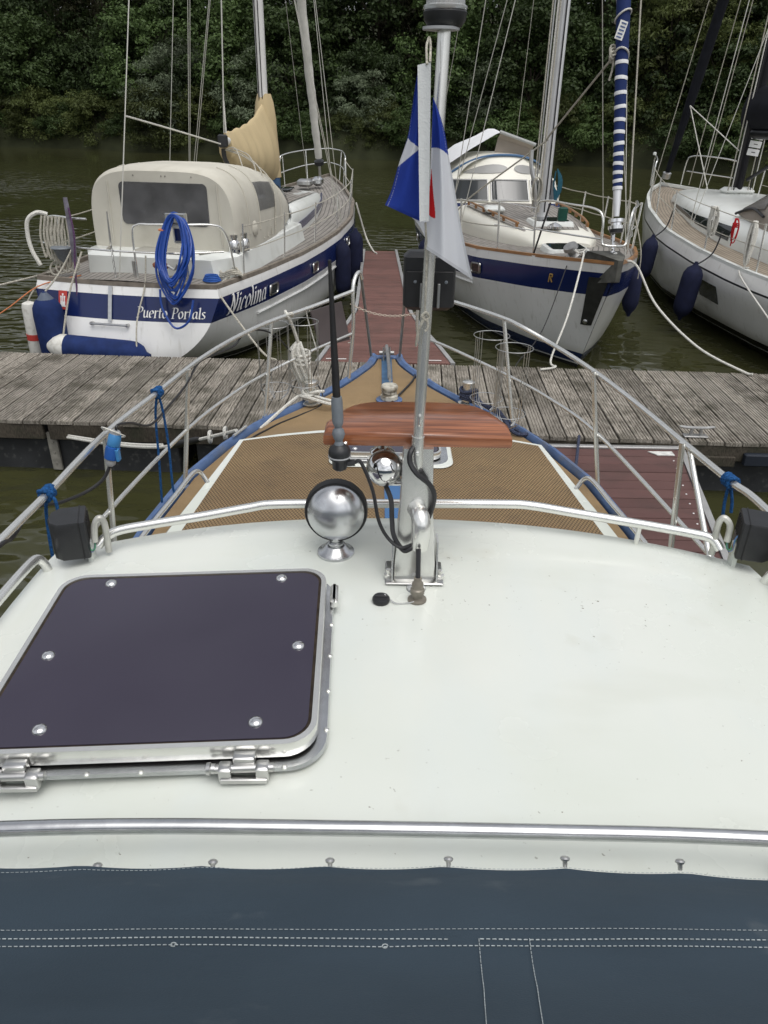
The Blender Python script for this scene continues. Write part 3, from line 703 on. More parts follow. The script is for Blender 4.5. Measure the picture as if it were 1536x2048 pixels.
# pulpit ends: hoop from side post to dark strut at the bow
for (tx, ty, y0), b0, b1 in (((706, 582, 4.93), V(-.262, 4.93, 1.245), Yp(743, 716, 5.44)), ((838, 585, 4.95), V(.29, 4.95, 1.245), Yp(799, 716, 5.45))):
    a0 = Yp(tx, ty, y0); sg = 1 if tx < 768 else -1
    top = Yp(768-sg*54, 546, 5.02)
    rail('pulpit_post', [b0, a0 + V(0, 0, -.25), a0, a0.lerp(top, .6)+V(0, 0, .02), top + V(sg*.015, .03, .0), top + V(sg*.03, .06, -.05)], .0125, 6)
    tube('pulpit_strut', GOLDW, my, [top + V(sg*.025, .05, -.03), b1], .010, 8)
    MB().lathe([(.024, 0), (.022, .012), (.013, .02)], b0 - V(0, 0, .004), seg=12).part('stanchion_foot', BLUEP, my)
# plastic chain across the pulpit opening
ca, cb = Yp(701, 608, 4.93), Yp(833, 626, 4.97)
chp = sag(ca, cb, .045, 26)
mb = MB()
for i in range(26):
    a, b2 = chp[i], chp[i+1]; d = (b2-a); t_ = d.normalized(); u_ = (V(0, 0, 1) if i % 2 else V(0, 1, 0)); u_ = (u_ - t_*u_.dot(t_)).normalized()
    c = (a+b2)/2; el = [c + t_*math.cos(q)*d.length*.68 + u_*math.sin(q)*.0065 for q in np.linspace(0, 2*math.pi, 9)[:-1]]
    mb.tube(el, .0022, 5, closed=True)
mb.part('gate_chain', M('pale_plastic_chain', (.50, .43, .36), .6), my)
# wire fender baskets
def basket(c1, c2, zt, zb, r, mat=STEELB):
    mb = MB()
    for c, rr in ((c1, r), (c2, r)):
        for z, k in ((zt, 1), (zb, .95)):
            mb.tube([V(c.x+rr*k*math.cos(a), c.y+rr*k*math.sin(a), z) for a in np.linspace(0, 2*math.pi, 25)[:-1]], .0024, 5, closed=True)
        for a in np.linspace(0, 2*math.pi, 5)[:-1] + .5:
            for da in (-.09, .09):
                q = V(math.cos(a+da), math.sin(a+da), 0)
                e = V(math.cos(a), math.sin(a), 0)
                mb.tube([c + q*rr + V(0, 0, zt-c.z), c + q*rr*.95 + V(0, 0, zb-c.z), c + q*rr*.80 + V(0, 0, zb-.05-c.z), c + q*rr*.3 + V(0, 0, zb-.085-c.z)], .0022, 5)
    return mb.part('fender_basket', mat, my)
basket(Yp(545, 660, 4.42), Yp(606, 680, 4.50), 1.755, 1.365, .098)
basket(Yp(982, 690, 4.30), Yp(1032, 668, 4.05), 1.745, 1.36, .105)

# ------------------------------------------------------------------ bow fittings
bw = MB()
bx = V(ax(5.4), 5.40, 1.26)
for sx in (-.022, .022): bw.box(bx + V(sx, .02, .03), (.012, .10, .085), bev=.004)
bw.tube([bx + V(-.055, .03, .035), bx + V(.055, .03, .035)], .016, 10)
bw.part('bow_roller', GOLDW, my)
aw = V(ax(4.56)+.01, 4.56, 1.24)
wd = MB(); wd.lathe([(.085, 0), (.085, .008)], aw, seg=24)
wd.part('windlass_pad', BLUEP, my)
wd = MB().lathe([(.052, .008), (.056, .012), (.056, .035), (.050, .040), (.046, .046), (.050, .055), (.046, .063), (.049, .07), (.054, .078), (.055, .095), (.049, .104), (0, .106)], aw, seg=24)
wo = wd.part('windlass', M('white_windlass', (.52, .50, .43), .5, dirt=((.10, .08, .05), 22, .48, .66, .9)), my)
sh = MB().tube([aw + V(.004, .04, .12), aw + V(0, .16, .10)], .010, 8); sh.tube(spline([aw + V(0, .14, .10), aw + V(-.004, .45, .085), bx + V(0, .03, .075), bx + V(0, .12, .06)], 6), .013, 8)
sh.part('anchor_shank', GOLDW, my)
tube('deck_cable', CABLE, my, spline([G(832, 742, 1.25), G(826, 760, 1.25), G(806, 782, 1.25), G(785, 803, 1.25), G(772, 826, 1.25)], 6), .007, 7)
def bollard(c, rope, label, n):
    mb = MB().lathe([(.062, 0), (.062, .006), (.04, .012), (.036, .016), (.036, .13), (.041, .133), (.041, .142), (.036, .146), (0, .147)], c, seg=20)
    mb.part('bollard', STEEL, my)
    r = MB()
    for k in range(n):
        z = .035 + .018*k
        r.tube([c + V((.048+.004*(k % 2))*math.cos(a), .048*math.sin(a), z + .006*math.sin(a*2+k)) for a in np.linspace(0, 2*math.pi, 17)[:-1]], .0095, 6, closed=True)
    return r
bl = G(622, 806, 1.245); br = G(935, 806, 1.245)
r = bollard(bl, ROPEW, '', 3)
r.tube(spline([bl + V(.03, -.04, .06), bl + V(.09, -.06, .05), bl + V(.15, -.08, .04), bl + V(.13, -.12, .04), bl + V(.05, -.09, .05), bl + V(-.04, -.05, .06), bl+V(-.1, -.04, .04), G(520, 858, 1.225)], 6), .0105, 6)
r.tube(spline([bl + V(-.05, 0, .05), bl + V(.03, -.05, .09), bl + V(.08, .0, .08), bl + V(.0, .05, .06)], 6), .0105, 6)
r.thing('mooring_rope', ROPEW, 'white mooring rope wrapped round the steel bollard beside the wire fender basket', 'rope')
r = bollard(br, ROPEN, '', 4)
r.tube(spline([br + V(.05, 0, .08), br + V(.07, -.05, .03), br + V(.14, -.16, .012), br + V(.20, -.30, .012), G(1030, 858, 1.235), G(1060, 872, 1.235)], 6), .012, 6)
r.tube(spline([br + V(.0, -.05, .06), br + V(.08, -.07, .02), br + V(.17, -.22, .03), G(1028, 865, 1.25), G(1075, 876, 1.22), V(1.05, 3.98, 1.02), V(1.3, 4.6, .7), V(1.62, 5.75, .52)], 6), .012, 6)
r.thing('mooring_rope', ROPEN, 'navy and white mooring rope wrapped round the bollard and led along the gunwale', 'rope')

# ------------------------------------------------------------------ post with varnished board, lights and horn
PB = V(.075, 1.50, roofz(.075, 1.5))
pm = MB()
z0, z1 = PB.z, 2.232
pm.loft([[V(PB.x + x*k, yy + y*k, z) for x, y in rrect(.100, .07, .004, 2)] for z, k, yy in ((z0+.004, 1, 1.515), (z0+.05, .97, 1.517), (z1-.14, .76, 1.535), (z1, .68, 1.545))])
mp = pm.part('light_mast', STEEL, my)
MB().box((PB.x, 1.512, z0+.006), (.138, .10, .006), bev=.002).part('base_plate', STEELB, mp)
for sx in (-1, 1):
    MB().loft([[V(PB.x+sx*.053+dx, yy, zz) for yy, zz in ((1.468, z0+.008), (1.552, z0+.008), (1.545, z0+.10), (1.50, z0+.10))] for dx in (-.002, .002)]).part('gusset', STEEL, mp, smooth=False)
    MB().lathe([(.011, 0), (.011, .008), (.006, .009), (.006, .02), (0, .021)], (PB.x+sx*.062, 1.49, z0+.009), seg=6).part('bolt', STEEL, mp, smooth=False)
MB().lathe([(.024, 0), (.022, .004), (.011, .006), (.010, .014), (0, .016)], (PB.x+.004, 1.455, roofz(PB.x, 1.455)), seg=14).part('bolt', DULL, mp)
# board: rounded far corners
bd = []
for i in range(25):
    s = -1+2*i/24; bd.append((PB.x-.002 + .212*s, 1.535 + .205*(1-abs(s)**4.5)**.55 if abs(s) < 1 else 1.535))
poly = [(PB.x-.002-.212, 1.535)] + [(x, max(y, 1.60)) for x, y in bd] + [(PB.x-.002+.212, 1.535)]
cxb, cyb = PB.x, 1.62
ins = lambda p, k: V(cxb+(p[0]-cxb)*k, cyb+(p[1]-cyb)*k, 0)
MB().loft([[ins(p, .985)+V(0, 0, z1) for p in poly], [ins(p, 1)+V(0, 0, z1+.005) for p in poly], [ins(p, 1)+V(0, 0, z1+.02) for p in poly], [ins(p, .985)+V(0, 0, z1+.029) for p in poly], [ins(p, .95)+V(0, 0, z1+.033) for p in poly]]).part('varnished_board', VARN, my, ang=60)
# ball horn, bracket and chrome trumpet behind
hb = Yp(769, 936, 1.56); MB().lathe([(0, -.043)] + [(.043*math.cos(a), .043*math.sin(a)) for a in np.linspace(-1.5, 1.5, 15)] + [(0, .043)], hb, (0, -.3, 1), 26).part('ball_horn', CHROME, my)
MB().box((PB.x-.053, 1.56, hb.z-.036), (.055, .03, .005), bev=.001).part('horn_bracket', STEEL, my)
ht = Yp(765, 888, 1.62); MB().lathe([(.030, 0), (.028, .004), (.012, .012), (.008, .03), (.008, .06)], ht + V(0, 0, -.02), (0, 0, 1), 18).part('horn_trumpet', CHROME, my)
# gooseneck pipe
gp = [Yp(828, 1012, 1.53), Yp(838, 1026, 1.485), Yp(842, 1045, 1.465), Yp(842, 1068, 1.46), Yp(839, 1092, 1.468)]
MB().tube(spline(gp, 6), .0215, 16).part('gooseneck_pipe', STEEL, my)
# searchlight
sb = G(672, 1105, roofz(-.13, 1.58))
sl_ = MB().lathe([(.048, 0), (.047, .006), (.034, .012), (.026, .024), (.02, .027), (0, .028)], sb, seg=26).part('searchlight_base', DULL, my)
sl2 = MB().lathe([(.020, .02), (.020, .032), (.013, .038), (.013, .065)], sb, seg=14).part('swivel', DULL, sl_)
cS = Yp(672, 1024, sb.y+.005); axS = V(.02, -1, .16).normalized()
dome = [(0, .052)] + [(.0725*math.sin(a), .052*math.cos(a)) for a in np.linspace(.12, math.pi/2, 12)]
MB().lathe(dome[::-1], cS, axS, 40).part('chrome_shell', DULL, sl_)
MB().lathe([(.070, .004), (.0765, .004), (.079, -.004), (.079, -.028), (.074, -.034), (0, -.036)], cS, axS, 40).part('rubber_rim', RUBBER, sl_)
# antenna on ratchet mount
ab = Yp(679, 905, 1.50)
an = MB().lathe([(.022, -.015), (.024, -.01), (.025, .004), (.022, .012), (.012, .02)], ab, seg=18); an.lathe([(.010, -.042), (.016, -.038), (.018, -.014), (.020, -.01)], ab, seg=14); an.tube([ab + V(.005, 0, -.026), ab + V(.034, 0, -.024)], .008, 8)
ao = an.part('antenna', BLACKP, my)
MB().lathe([(.0235, -.001), (.0255, -.001), (.0255, .002), (.0235, .002)], ab + V(0, 0, -.008), seg=20).part('ring', PLUGG, ao)
atop = Yp(659, 520, 1.50)
adir = (atop-ab).normalized()
MB().lathe([(.010, .012), (.011, .022), (.008, .028), (.012, .036), (.0145, .045), (.012, .054), (.007, .06), (.0105, .066), (.0125, .075), (.0125, .118), (.011, .13)], ab, adir, 16).part('antenna_joint', GREYP, ao)
MB().tube([ab + adir*.125, ab + adir*.2, atop], [.0085, .0078, .0035], 10).part('whip', RUBBER, ao)
tube('antenna_bracket', STEEL, ao, [ab + V(.0, .01, -.01), ab + V(.02, .06, .02)], .006)
# flagpole, junction clamp, masthead light
fp0, fp1 = Yp(833, 925, 1.515), Yp(889, 57, 1.565)
fpo = MB().tube([fp0, fp1], .0122, 16).part('flagpole', STEEL, my)
MB().tube([fp0 + V(0, -.002, -.012), fp0 + (fp1-fp0)*.075], .0142, 16).part('pole_socket', STEEL, fpo)
MB().lathe([(.005, 0), (.005, .006), (.003, .007), (0, .0075)], fp0 + V(.0, -.014, .03), (0, -1, 0), 8).part('bolt', STEEL, fpo)
MB().tube([fp0 + (fp1-fp0)*.11 + V(0, -.013, .0), fp0 + (fp1-fp0)*.115 + V(0, -.022, .004), fp0 + (fp1-fp0)*.135 + V(0, -.022, .004), fp0 + (fp1-fp0)*.14 + V(0, -.013, 0)], .003, 6).part('halyard_cleat', STEEL, fpo)
ml = fp1
mlo = MB().lathe([(.026, .002), (.030, .004), (.037, .014), (.039, .026), (.037, .028)], ml + V(0, 0, -.002), seg=28).part('masthead_light', BLACKP, my)
MB().lathe([(.033, -.0025), (.033, .002)], ml + V(-.006, 0, 0), seg=24).part('mount_plate', PLUGG, mlo)
lens = MB(); N_ = 56
lens.loft([[ml + V((r_+.0012*(k % 2))*math.cos(2*math.pi*k/N_), (r_+.0012*(k % 2))*math.sin(2*math.pi*k/N_), h_) for k in range(N_)] for r_, h_ in ((.036, .027), (.0375, .029), (.0375, .033), (.033, .035), (.032, .085), (.028, .092))])
lens.part('ribbed_lens', M('clear_ribbed_lens', (.62, .64, .64), .12, spec=.6, trans=.55), mlo)
MB().lathe([(.012, .03), (.012, .06), (.006, .075)], ml, seg=12).part('lamp', M('lamp_bulb', (.4, .32, .25), .3), mlo)
# black steaming light on the pole
bxp = Yp(858, 560, 1.60)
nl = MB().box(bxp, (.108, .055, .118), bev=.010)
nlo = nl.part('steaming_light', BLACKP, my)
for sx in (-.028, .028): MB().box(bxp + V(sx, -.0285, -.014), (.042, .006, .075), bev=.002).part('cover_panel', RUBBER, nlo)
for sx in (-.017, .019): MB().box(bxp + V(sx, -.034, -.025), (.006, .012, .05), bev=.001).part('clamp', STEELB, nlo)
for sx in (-.03, .034): MB().lathe([(.004, 0), (.003, .002), (0, .003)], bxp + V(sx, -.031, .002), (0, -1, 0), 8).part('screw', GREYP, nlo)
# cables
tube('cable', CABLE, my, spline([ab + V(.034, 0, -.024), Yp(722, 925, 1.50), Yp(745, 980, 1.49), Yp(757, 1040, 1.48), Yp(775, 1075, 1.475), Yp(800, 1095, 1.465), Yp(822, 1090, 1.462)], 7), .0042, 8)
tube('cable', CABLE, my, spline([Yp(770, 968, 1.55), Yp(782, 1000, 1.52), Yp(784, 1040, 1.50), Yp(788, 1072, 1.48), Yp(806, 1100, 1.465), Yp(820, 1098, 1.46), Yp(833, 1085, 1.47)], 7), .0058, 8)
tube('cable', CABLE, my, spline([Yp(838, 886, 1.53), Yp(822, 902, 1.50), Yp(820, 925, 1.49), Yp(834, 948, 1.48), Yp(858, 968, 1.485), Yp(868, 990, 1.49), Yp(864, 1016, 1.50), Yp(855, 1040, 1.51)], 7), .0062, 8)
tube('cable', CABLE, my, spline([Yp(841, 940, 1.50), Yp(855, 965, 1.52), Yp(860, 990, 1.53)], 6), .0055, 8)
# deck socket, its cable, cap on ball chain
ds = G(834, 1200, roofz(.07, 1.40)); 
dso = MB().lathe([(.022, 0), (.022, .004), (.012, .008), (.012, .018), (.0165, .020), (.0165, .030), (.013, .033), (.0135, .045), (.009, .052), (.009, .06), (0, .061)], ds, (0, .05, 1), 20).part('deck_socket', M('bronze_grey_socket', (.22, .20, .165), .4, .35, var=.2, vs=40), my)
tube('plug_cable', CABLE, dso, [ds + V(0, .002, .055), Yp(837, 1098, ds.y+.03)], .0058, 8)
cp = G(762, 1203, roofz(0, 1.40)); 
cpo = MB().lathe([(.019, 0), (.0205, .004), (.0205, .009), (.018, .013), (0, .014)], cp, seg=20); cpo.box(cp + V(0, 0, .0145), (.030, .004, .005), bev=.001)
cpo = cpo.part('socket_cap', BLACKP, my)
bc = spline([cp + V(.008, .006, .016), cp + V(.022, -.002, .006), cp + V(.035, -.012, .004), ds + V(-.022, -.018, .004), ds + V(-.008, -.016, .006)], 8)
mb = MB()
for p in bc: mb.lathe([(0, -.0017), (.0015, -.0009), (.0015, .0009), (0, .0017)], p, seg=6)
mb.part('ball_chain', DULL, cpo)

# ------------------------------------------------------------------ side lights in black boxes on bent conduit
def sidelight(c, sg, hb_, label):
    prof = [(-.034, -.047), (.030, -.050), (.034, -.045), (.034, .045), (.030, .050), (-.034, .047), (-.052, .03), (-.058, 0), (-.052, -.03)]
    yaw = Matrix.Rotation(sg*R(18), 3, 'Z')
    Q = lambda p, z, k=1: c + yaw @ V(-sg*p[0]*k*-1, p[1]*k, z)
    mb = MB().loft([[Q(p, -.052, .96) for p in prof], [Q(p, -.048) for p in prof], [Q(p, .046) for p in prof], [Q(p, .052, .95) for p in prof]])
    o = mb.part('side_light', BLACKP, my, label)
    MB().loft([[Q((x, y), z) for x, y in ((.016, -.0515), (.018, -.0515), (.018, .0515), (.016, .0515))] for z in (-.0525, .0535)]).part('seam', RUBBER, o)
    for k in range(5): MB().box(Q((.035, -.03+.015*k), .02), (.004, .004, .05), yaw).part('vent_slat', RUBBER, o, smooth=False)
    return o
lc = Yp(150, 1066, 1.64); rc = Yp(1503, 1070, 1.68)
lo_ = sidelight(lc, 1, 0, 'black side light box on the port roof corner'); ro_ = sidelight(rc, -1, 0, 'black side light box on the starboard roof corner')
for par, c, sg, path in ((lo_, lc, 1, [(190, 1083, 1.62), (189, 1052, 1.625), (198, 1036, 1.63), (208, 1045, 1.635), (214, 1075, 1.64), (218, 1102, 1.645)]), (ro_, rc, -1, [(1454, 1082, 1.67), (1460, 1052, 1.67), (1449, 1036, 1.675), (1438, 1045, 1.68), (1430, 1075, 1.685), (1423, 1108, 1.69)])):
    MB().tube(spline([Yp(*q) for q in path], 6), .0085, 10).part('conduit', GREYPIPE, par)
    MB().box(c + V(sg*.035, -.005, -.055), (.012, .03, .07), bev=.002).part('bracket', ROOF, par)
    for k, cm in enumerate((M('green_wire', (.05, .20, .12), .5), M('brown_wire', (.20, .09, .05), .5), M('blue_wire', (.10, .22, .42), .5))):
        a0 = Yp(*path[0]); tube('wire', cm, par, spline([a0, a0 + V(-sg*.002*k, -.008, -.016-.003*k), a0 + V(-sg*(.010+.002*k), -.010, -.020), a0 + V(-sg*.018, -.006, .002+.005*k), c + V(sg*.033, -.02, .02)], 5), .0022, 6)
# ------------------------------------------------------------------ canvas cover and its buttons
cvA = [V(ax(.7)+s, 0, 0) for s in np.linspace(-1.15, 1.15, 61)]
def cv(u, v):            # u across, v 0 = buttoned edge .. 1 = towards us (rising)
    s = -1.15 + 2.3*u; x = ax(.7)+s
    y0 = .655 - .010*s*s; z0 = 1.984 - .034*s*s
    sc_ = .0035*abs(math.sin((s+.14)*math.pi/.165))**.8*math.exp(-v*14)
    z = z0 + .52*v*.62 + .012*math.sin(v*9) - sc_*.6 + .010*math.exp(-v*30)
    return V(x, y0 - .52*v*.83 - sc_, z + .003*math.sin(s*7+v*5) + .0016*math.sin(s*23-v*11)*v)
cvr = MB().grid(cv, 120, 40).thing('windscreen_cover', SLATE, 'dark slate blue canvas cover with pale stitching, buttoned to the white cabin roof', 'canvas cover')
def onc(px, py):         # canvas point below a picture point
    best = None
    for v in np.linspace(0, 1, 240):
        p = None
        d = ray(px, py)
        # intersect with the iso-line by x
        y = None
        t0 = cv(.5, v); k = (t0.y)/d.y; x = d.x*k; u = (x-ax(.7)+1.15)/2.3
        q = cv(min(max(u, 0), 1), v); e = (CAM + d*(q.y/d.y) - q).length
        if best is None or e < best[0]: best = (e, u, v)
    return best[1], best[2]
def stitch(pix, r, lift=.0012, dash=None):
    uv = [onc(*p) for p in pix]; pts = []
    for (u0, v0), (u1, v1) in zip(uv[:-1], uv[1:]):
        ns = max(2, int((cv(u0, v0)-cv(u1, v1)).length/.024))
        for i in range(ns): pts.append(cv(lerp(u0, u1, i/ns), lerp(v0, v1, i/ns)) + V(0, .0008, lift))
    if not dash: return MB().tube(pts, r, 5)
    mb = MB(); fine = []
    for a, c in zip(pts[:-1], pts[1:]):
        L = (c-a).length; k = max(1, int(L/dash)); fine += [a.lerp(c, i/k) for i in range(k)]
    for a, c in zip(fine[:-1:1], fine[1::1]): mb.tube([a, a.lerp(c, .62)], r, 4)
    return mb
stitch([(-60, 1880), (768, 1880), (960, 1882)], .0007, dash=.006).part('seam', THREAD, cvr)
stitch([(960, 1880), (1060, 1882), (1600, 1882)], .0007, dash=.006).part('seam', THREAD, cvr)
stitch([(-60, 1895), (768, 1897), (1600, 1898)], .0006, dash=.006).part('seam', THREAD, cvr)
stitch([(-60, 1862), (768, 1862), (1600, 1863)], .0004, dash=.006).part('seam', THREAD, cvr)
stitch([(-60, 1748), (430, 1738), (768, 1736), (1130, 1736), (1600, 1744)], .0004, dash=.006).part('seam', THREAD, cvr)
stitch([(958, 1880), (968, 1980), (978, 2120)], .0006, dash=.006).part('seam', THREAD, cvr)
stitch([(1059, 1880), (1075, 1980), (1096, 2120)], .0006, dash=.006).part('seam', THREAD, cvr)
for px, py in ((348, 1891), (770, 1895)):
    u, v = onc(px, py); p = cv(u, v); MB().tube([p + V(.003*math.cos(a), .002*math.sin(a), .002) for a in np.linspace(0, 5.5, 8)], .0007, 4).part('loose_thread', THREAD, cvr)
for px, py in ((195, 1736), (426, 1729), (660, 1726), (897, 1723), (1130, 1722), (1360, 1728), (-35, 1742), (1590, 1736)):
    d = ray(px, py); p = CAM + d*(.666/d.y)
    MB().lathe([(.003, -.008), (.0035, 0), (.0062, .0015), (.0068, .004), (.0045, .0062), (0, .0066)], p, (0, .55, .83), 14).part('turn_button', STEELB, my)

# ------------------------------------------------------------------ flag on the pole
strip = MB().grid(lambda u, v: Yp(lerp(835, 862, u) + v*lerp(4, -4, u), lerp(lerp(130, 123, u), 443, v), 1.500) + V(0, .003*math.sin(u*3), 0), 3, 24)
fl = strip.thing('flag', M('white_hoist_band', (.62, .64, .64), .8, var=.04, vs=60, bump=.2, bs=300), 'blue, white and red flag with white hoist band hanging limp on the steel pole', 'flag')
FLAGM = M('flag_cloth', (.6, .6, .6), .8, bump=.2, bs=500)
t, n, b, lk, mapping, noise, mix, mr = m_tools['flag_cloth']
at = n.new('ShaderNodeAttribute'); at.attribute_name = 'print'; lk(at.outputs['Color'], b.inputs['Base Color'])
tr = n.new('ShaderNodeBsdfTranslucent'); lk(at.outputs['Color'], tr.inputs['Color']); ms = n.new('ShaderNodeMixShader'); ms.inputs[0].default_value = .3
lk(b.outputs[0], ms.inputs[1]); lk(tr.outputs[0], ms.inputs[2]); lk(ms.outputs[0], [q for q in n if q.type == 'OUTPUT_MATERIAL'][0].inputs['Surface'])
BLU, WHI, RED = (.020, .050, .32, 1), (.72, .74, .78, 1), (.62, .018, .022, 1)
def inpoly(x, y, P):
    c = False; j = len(P)-1
    for i in range(len(P)):
        if (P[i][1] > y) != (P[j][1] > y) and x < (P[j][0]-P[i][0])*(y-P[i][1])/(P[j][1]-P[i][1]) + P[i][0]: c = not c
        j = i
    return c
def panel(name, A, B, cfn, ybase, rip, nu=90, nv=190):
    PA = spline([V(x, y, 0) for x, y in A], 8); PB_ = spline([V(x, y, 0) for x, y in B], 8)
    def along(P, t):
        f = t*(len(P)-1); i = min(int(f), len(P)-2); return P[i].lerp(P[i+1], f-i)
    cols = []; mb = MB()
    def fn(u, v):
        p = along(PA, v).lerp(along(PB_, v), u); cc = cfn(p.x, p.y); uo = u if 'white' in name else 1-u
        if .915 < uo < .935 and int(v*150) % 3: cc = tuple(min(1, q*.55+.28) for q in cc[:3]) + (1,)
        elif uo > .93 or v > .965: cc = tuple(q*.82 for q in cc[:3]) + (1,)
        cols.append(cc)
        return Yp(p.x, p.y, ybase + rip(u, v))
    mb.grid(fn, nu, nv)
    o = mb.part(name, FLAGM, fl)
    ca_ = o.data.color_attributes.new('print', 'FLOAT_COLOR', 'POINT'); ca_.data.foreach_set('color', np.array(cols, dtype=np.float32).reshape(-1)); return o
tri = [(816, 276), (822, 284), (841, 296), (795, 334)]
panel('blue_fold', [(838, 130), (829, 180), (822, 230), (815, 275), (797, 330), (783, 380), (770, 410)], [(842, 130), (842, 240), (840, 340), (839, 442)],
      lambda x, y: WHI if inpoly(x, y, tri) else BLU, 1.512, lambda u, v: .016*math.sin(u*5.2+v*3)*(1-u*.5)*min(1, v*3+.1) + .008*v)
tear = [(863, 336), (859, 380), (855, 426), (862, 434), (871, 437), (870, 420), (866, 380)]
panel('white_fold', [(866, 194), (864, 260), (862, 320), (858, 390), (853, 440), (851, 497)], [(866, 194), (880, 230), (890, 268), (897, 310), (908, 370), (920, 440), (934, 508), (946, 560)],
      lambda x, y: RED if inpoly(x, y, tear) else (BLU if y < 296 + (x-862)*.42 - 6*math.sin((x-862)*.09) else WHI), 1.514, lambda u, v: .020*math.sin(u*6.5+v*2.6)*(.25+.75*v)*min(1, v*3) + .004*math.sin(u*15+v*5)*v)
panel('hidden_fold', [(818, 430), (836, 448), (850, 474)], [(862, 400), (858, 440), (853, 480)], lambda x, y: WHI, 1.530, lambda u, v: 0, 10, 14)
hal = MB()
MB().tube(spline([Yp(854, 128, 1.50), Yp(853, 95, 1.52), Yp(858, 75, 1.54), Yp(861, 90, 1.53), Yp(860, 124, 1.50)], 6), .0022, 6).part('top_loop', ROPED, fl)
hal.tube(spline([Yp(851, 445, 1.51), Yp(853, 520, 1.525), Yp(850, 620, 1.525), Yp(848, 632, 1.52)], 6), .0022, 6)
hal.tube(spline([Yp(850, 626, 1.515), Yp(846, 640, 1.51), Yp(836, 665, 1.51), Yp(832, 692, 1.515)], 6), .0026, 6)
hl = hal.thing('flag_halyard', ROPED, 'thin speckled halyard knotted to the steel flagpole below the flag', 'rope'); hal = MB()
hal.tube(spline([Yp(844, 632, 1.51), Yp(852, 625, 1.51), Yp(858, 634, 1.515), Yp(850, 640, 1.51)], 4, True), .0026, 6, closed=True)
hal.tube(spline([Yp(854, 640, 1.51), Yp(856, 655, 1.51), Yp(850, 662, 1.51)], 4), .0026, 6)
hal.part('knot', ROPED, hl)


# ------------------------------------------------------------------ loose things on our railing
def knot_rope(name, c, tangent, tails, mat, label, r=.0065, turns=4):
    t_ = Vector(tangent).normalized(); x = t_.orthogonal().normalized(); y = t_.cross(x); mb = MB()
    pts = [c + t_*(-.022+.044*i/(turns*10)) + (x*math.cos(i*.628) + y*math.sin(i*.628))*(.0125+r) for i in range(turns*10+1)]
    mb.tube(pts, r, 7)
    mb.tube(spline([c + V(-.02, -.015, .012), c + V(0, -.024, .02), c + V(.022, -.012, .008), c + V(.008, -.02, -.012)], 5, True), r, 7, closed=True)
    for tl in tails: mb.tube(spline([c] + tl, 6), r*.85, 7)
    return mb.thing(name, mat, label, 'rope')
cA = G(95, 987, 1.81); knot_rope('tied_rope', cA, TOPL[4]-TOPL[2], [[Yp(92, 1020, cA.y), Yp(98, 1070, cA.y), Yp(106, 1118, cA.y-.01)], [Yp(110, 1000, cA.y-.02), Yp(117, 1030, cA.y-.02)]], ROPEB, 'blue rope knotted round the top rail beside the port side light box')
cB = G(315, 785, 1.808); knot_rope('tied_rope', cB, TOPL[6]-TOPL[4], [[Yp(311, 830, cB.y), Yp(318, 920, cB.y), Yp(324, 1005, cB.y)], [Yp(325, 820, cB.y), Yp(337, 890, cB.y), Yp(345, 970, cB.y), Yp(350, 986, cB.y)]], ROPEB, 'blue rope on the top rail with two long tails hanging over the water')
cC = G(1460, 962, 1.81); knot_rope('tied_rope', cC, TOPR[4]-TOPR[2], [[Yp(1450, 1000, cC.y), Yp(1445, 1036, cC.y)], [Yp(1464, 1000, cC.y), Yp(1462, 1025, cC.y)]], ROPEB, 'short blue rope loop knotted on the top rail beside the starboard side light box')
# shore power connector
pa, pb = Yp(232, 860, 2.50), Yp(220, 932, 2.47); pd = (pb-pa).normalized(); Lp = (pb-pa).length
pr = root('power_connector', pb, 'blue shore power plug and socket tied to the top rail with white cord', 'plug')
MB().lathe([(.012, 0), (.018, .006), (.019, Lp*.12)], pa, pd, 16).part('cable_gland', PLUGG, pr)
MB().lathe([(.020, Lp*.11), (.023, Lp*.16), (.024, Lp*.42), (.021, Lp*.45)], pa, pd, 18).part('socket_body', PLUGL, pr)
MB().lathe([(.021, Lp*.45), (.026, Lp*.47), (.027, Lp*.62), (.025, Lp*.80), (.020, Lp*.82)], pa, pd, 18).part('plug_body', PLUGB, pr)
MB().box(pa + pd*Lp*.66 + V(.024, -.006, 0), (.012, .03, .05), bev=.004).part('cover_flap', PLUGL, pr)
MB().lathe([(.019, Lp*.82), (.018, Lp*.93), (.010, Lp)], pa, pd, 16).part('cable_gland', PLUGG, pr)
MB().tube(spline([pa + V(-.02, 0, .0), pa + V(-.05, 0, .01), G(212, 866, 1.815)+V(0, -.01, .015), pa + V(-.02, -.02, .01), pa + V(.02, -.015, -.01), pa + V(.024, .01, -.03), pa + V(-.015, -.02, -.02)], 6), .0028, 6).part('tie_cord', ROPEW, pr)
MB().tube(spline([pb, Yp(205, 960, 2.45), Yp(170, 985, 2.4), Yp(120, 1005, 2.3), Yp(80, 1012, 2.2), Yp(48, 1040, 2.0), Yp(25, 1075, 1.86), Yp(-20, 1110, 1.7), V(-1.1, 1.2, 1.79), V(-1.12, .4, 1.78)], 6), .0065, 8).part('power_cable', CABLE, pr)
MB().tube(spline([pa, Yp(236, 850, 2.5), Yp(262, 846, 2.7), Yp(300, 850, 2.9), Yp(335, 815, 3.1), Yp(372, 770, 3.3), Yp(398, 725, 3.5), Yp(440, 705, 3.75), Yp(470, 690, 3.9), Yp(490, 665, 4.05), Yp(520, 660, 4.2), Yp(545, 668, 4.3), Yp(570, 690, 4.45), Yp(600, 730, 4.55), Yp(632, 765, 4.6), Yp(645, 790, 4.55), G(640, 812, 1.235), G(600, 830, 1.235), G(540, 856, 1.235), G(470, 905, 1.235), V(-1.0, 2.6, 1.22)], 6), .0052, 7).part('power_cable', CABLE, pr)
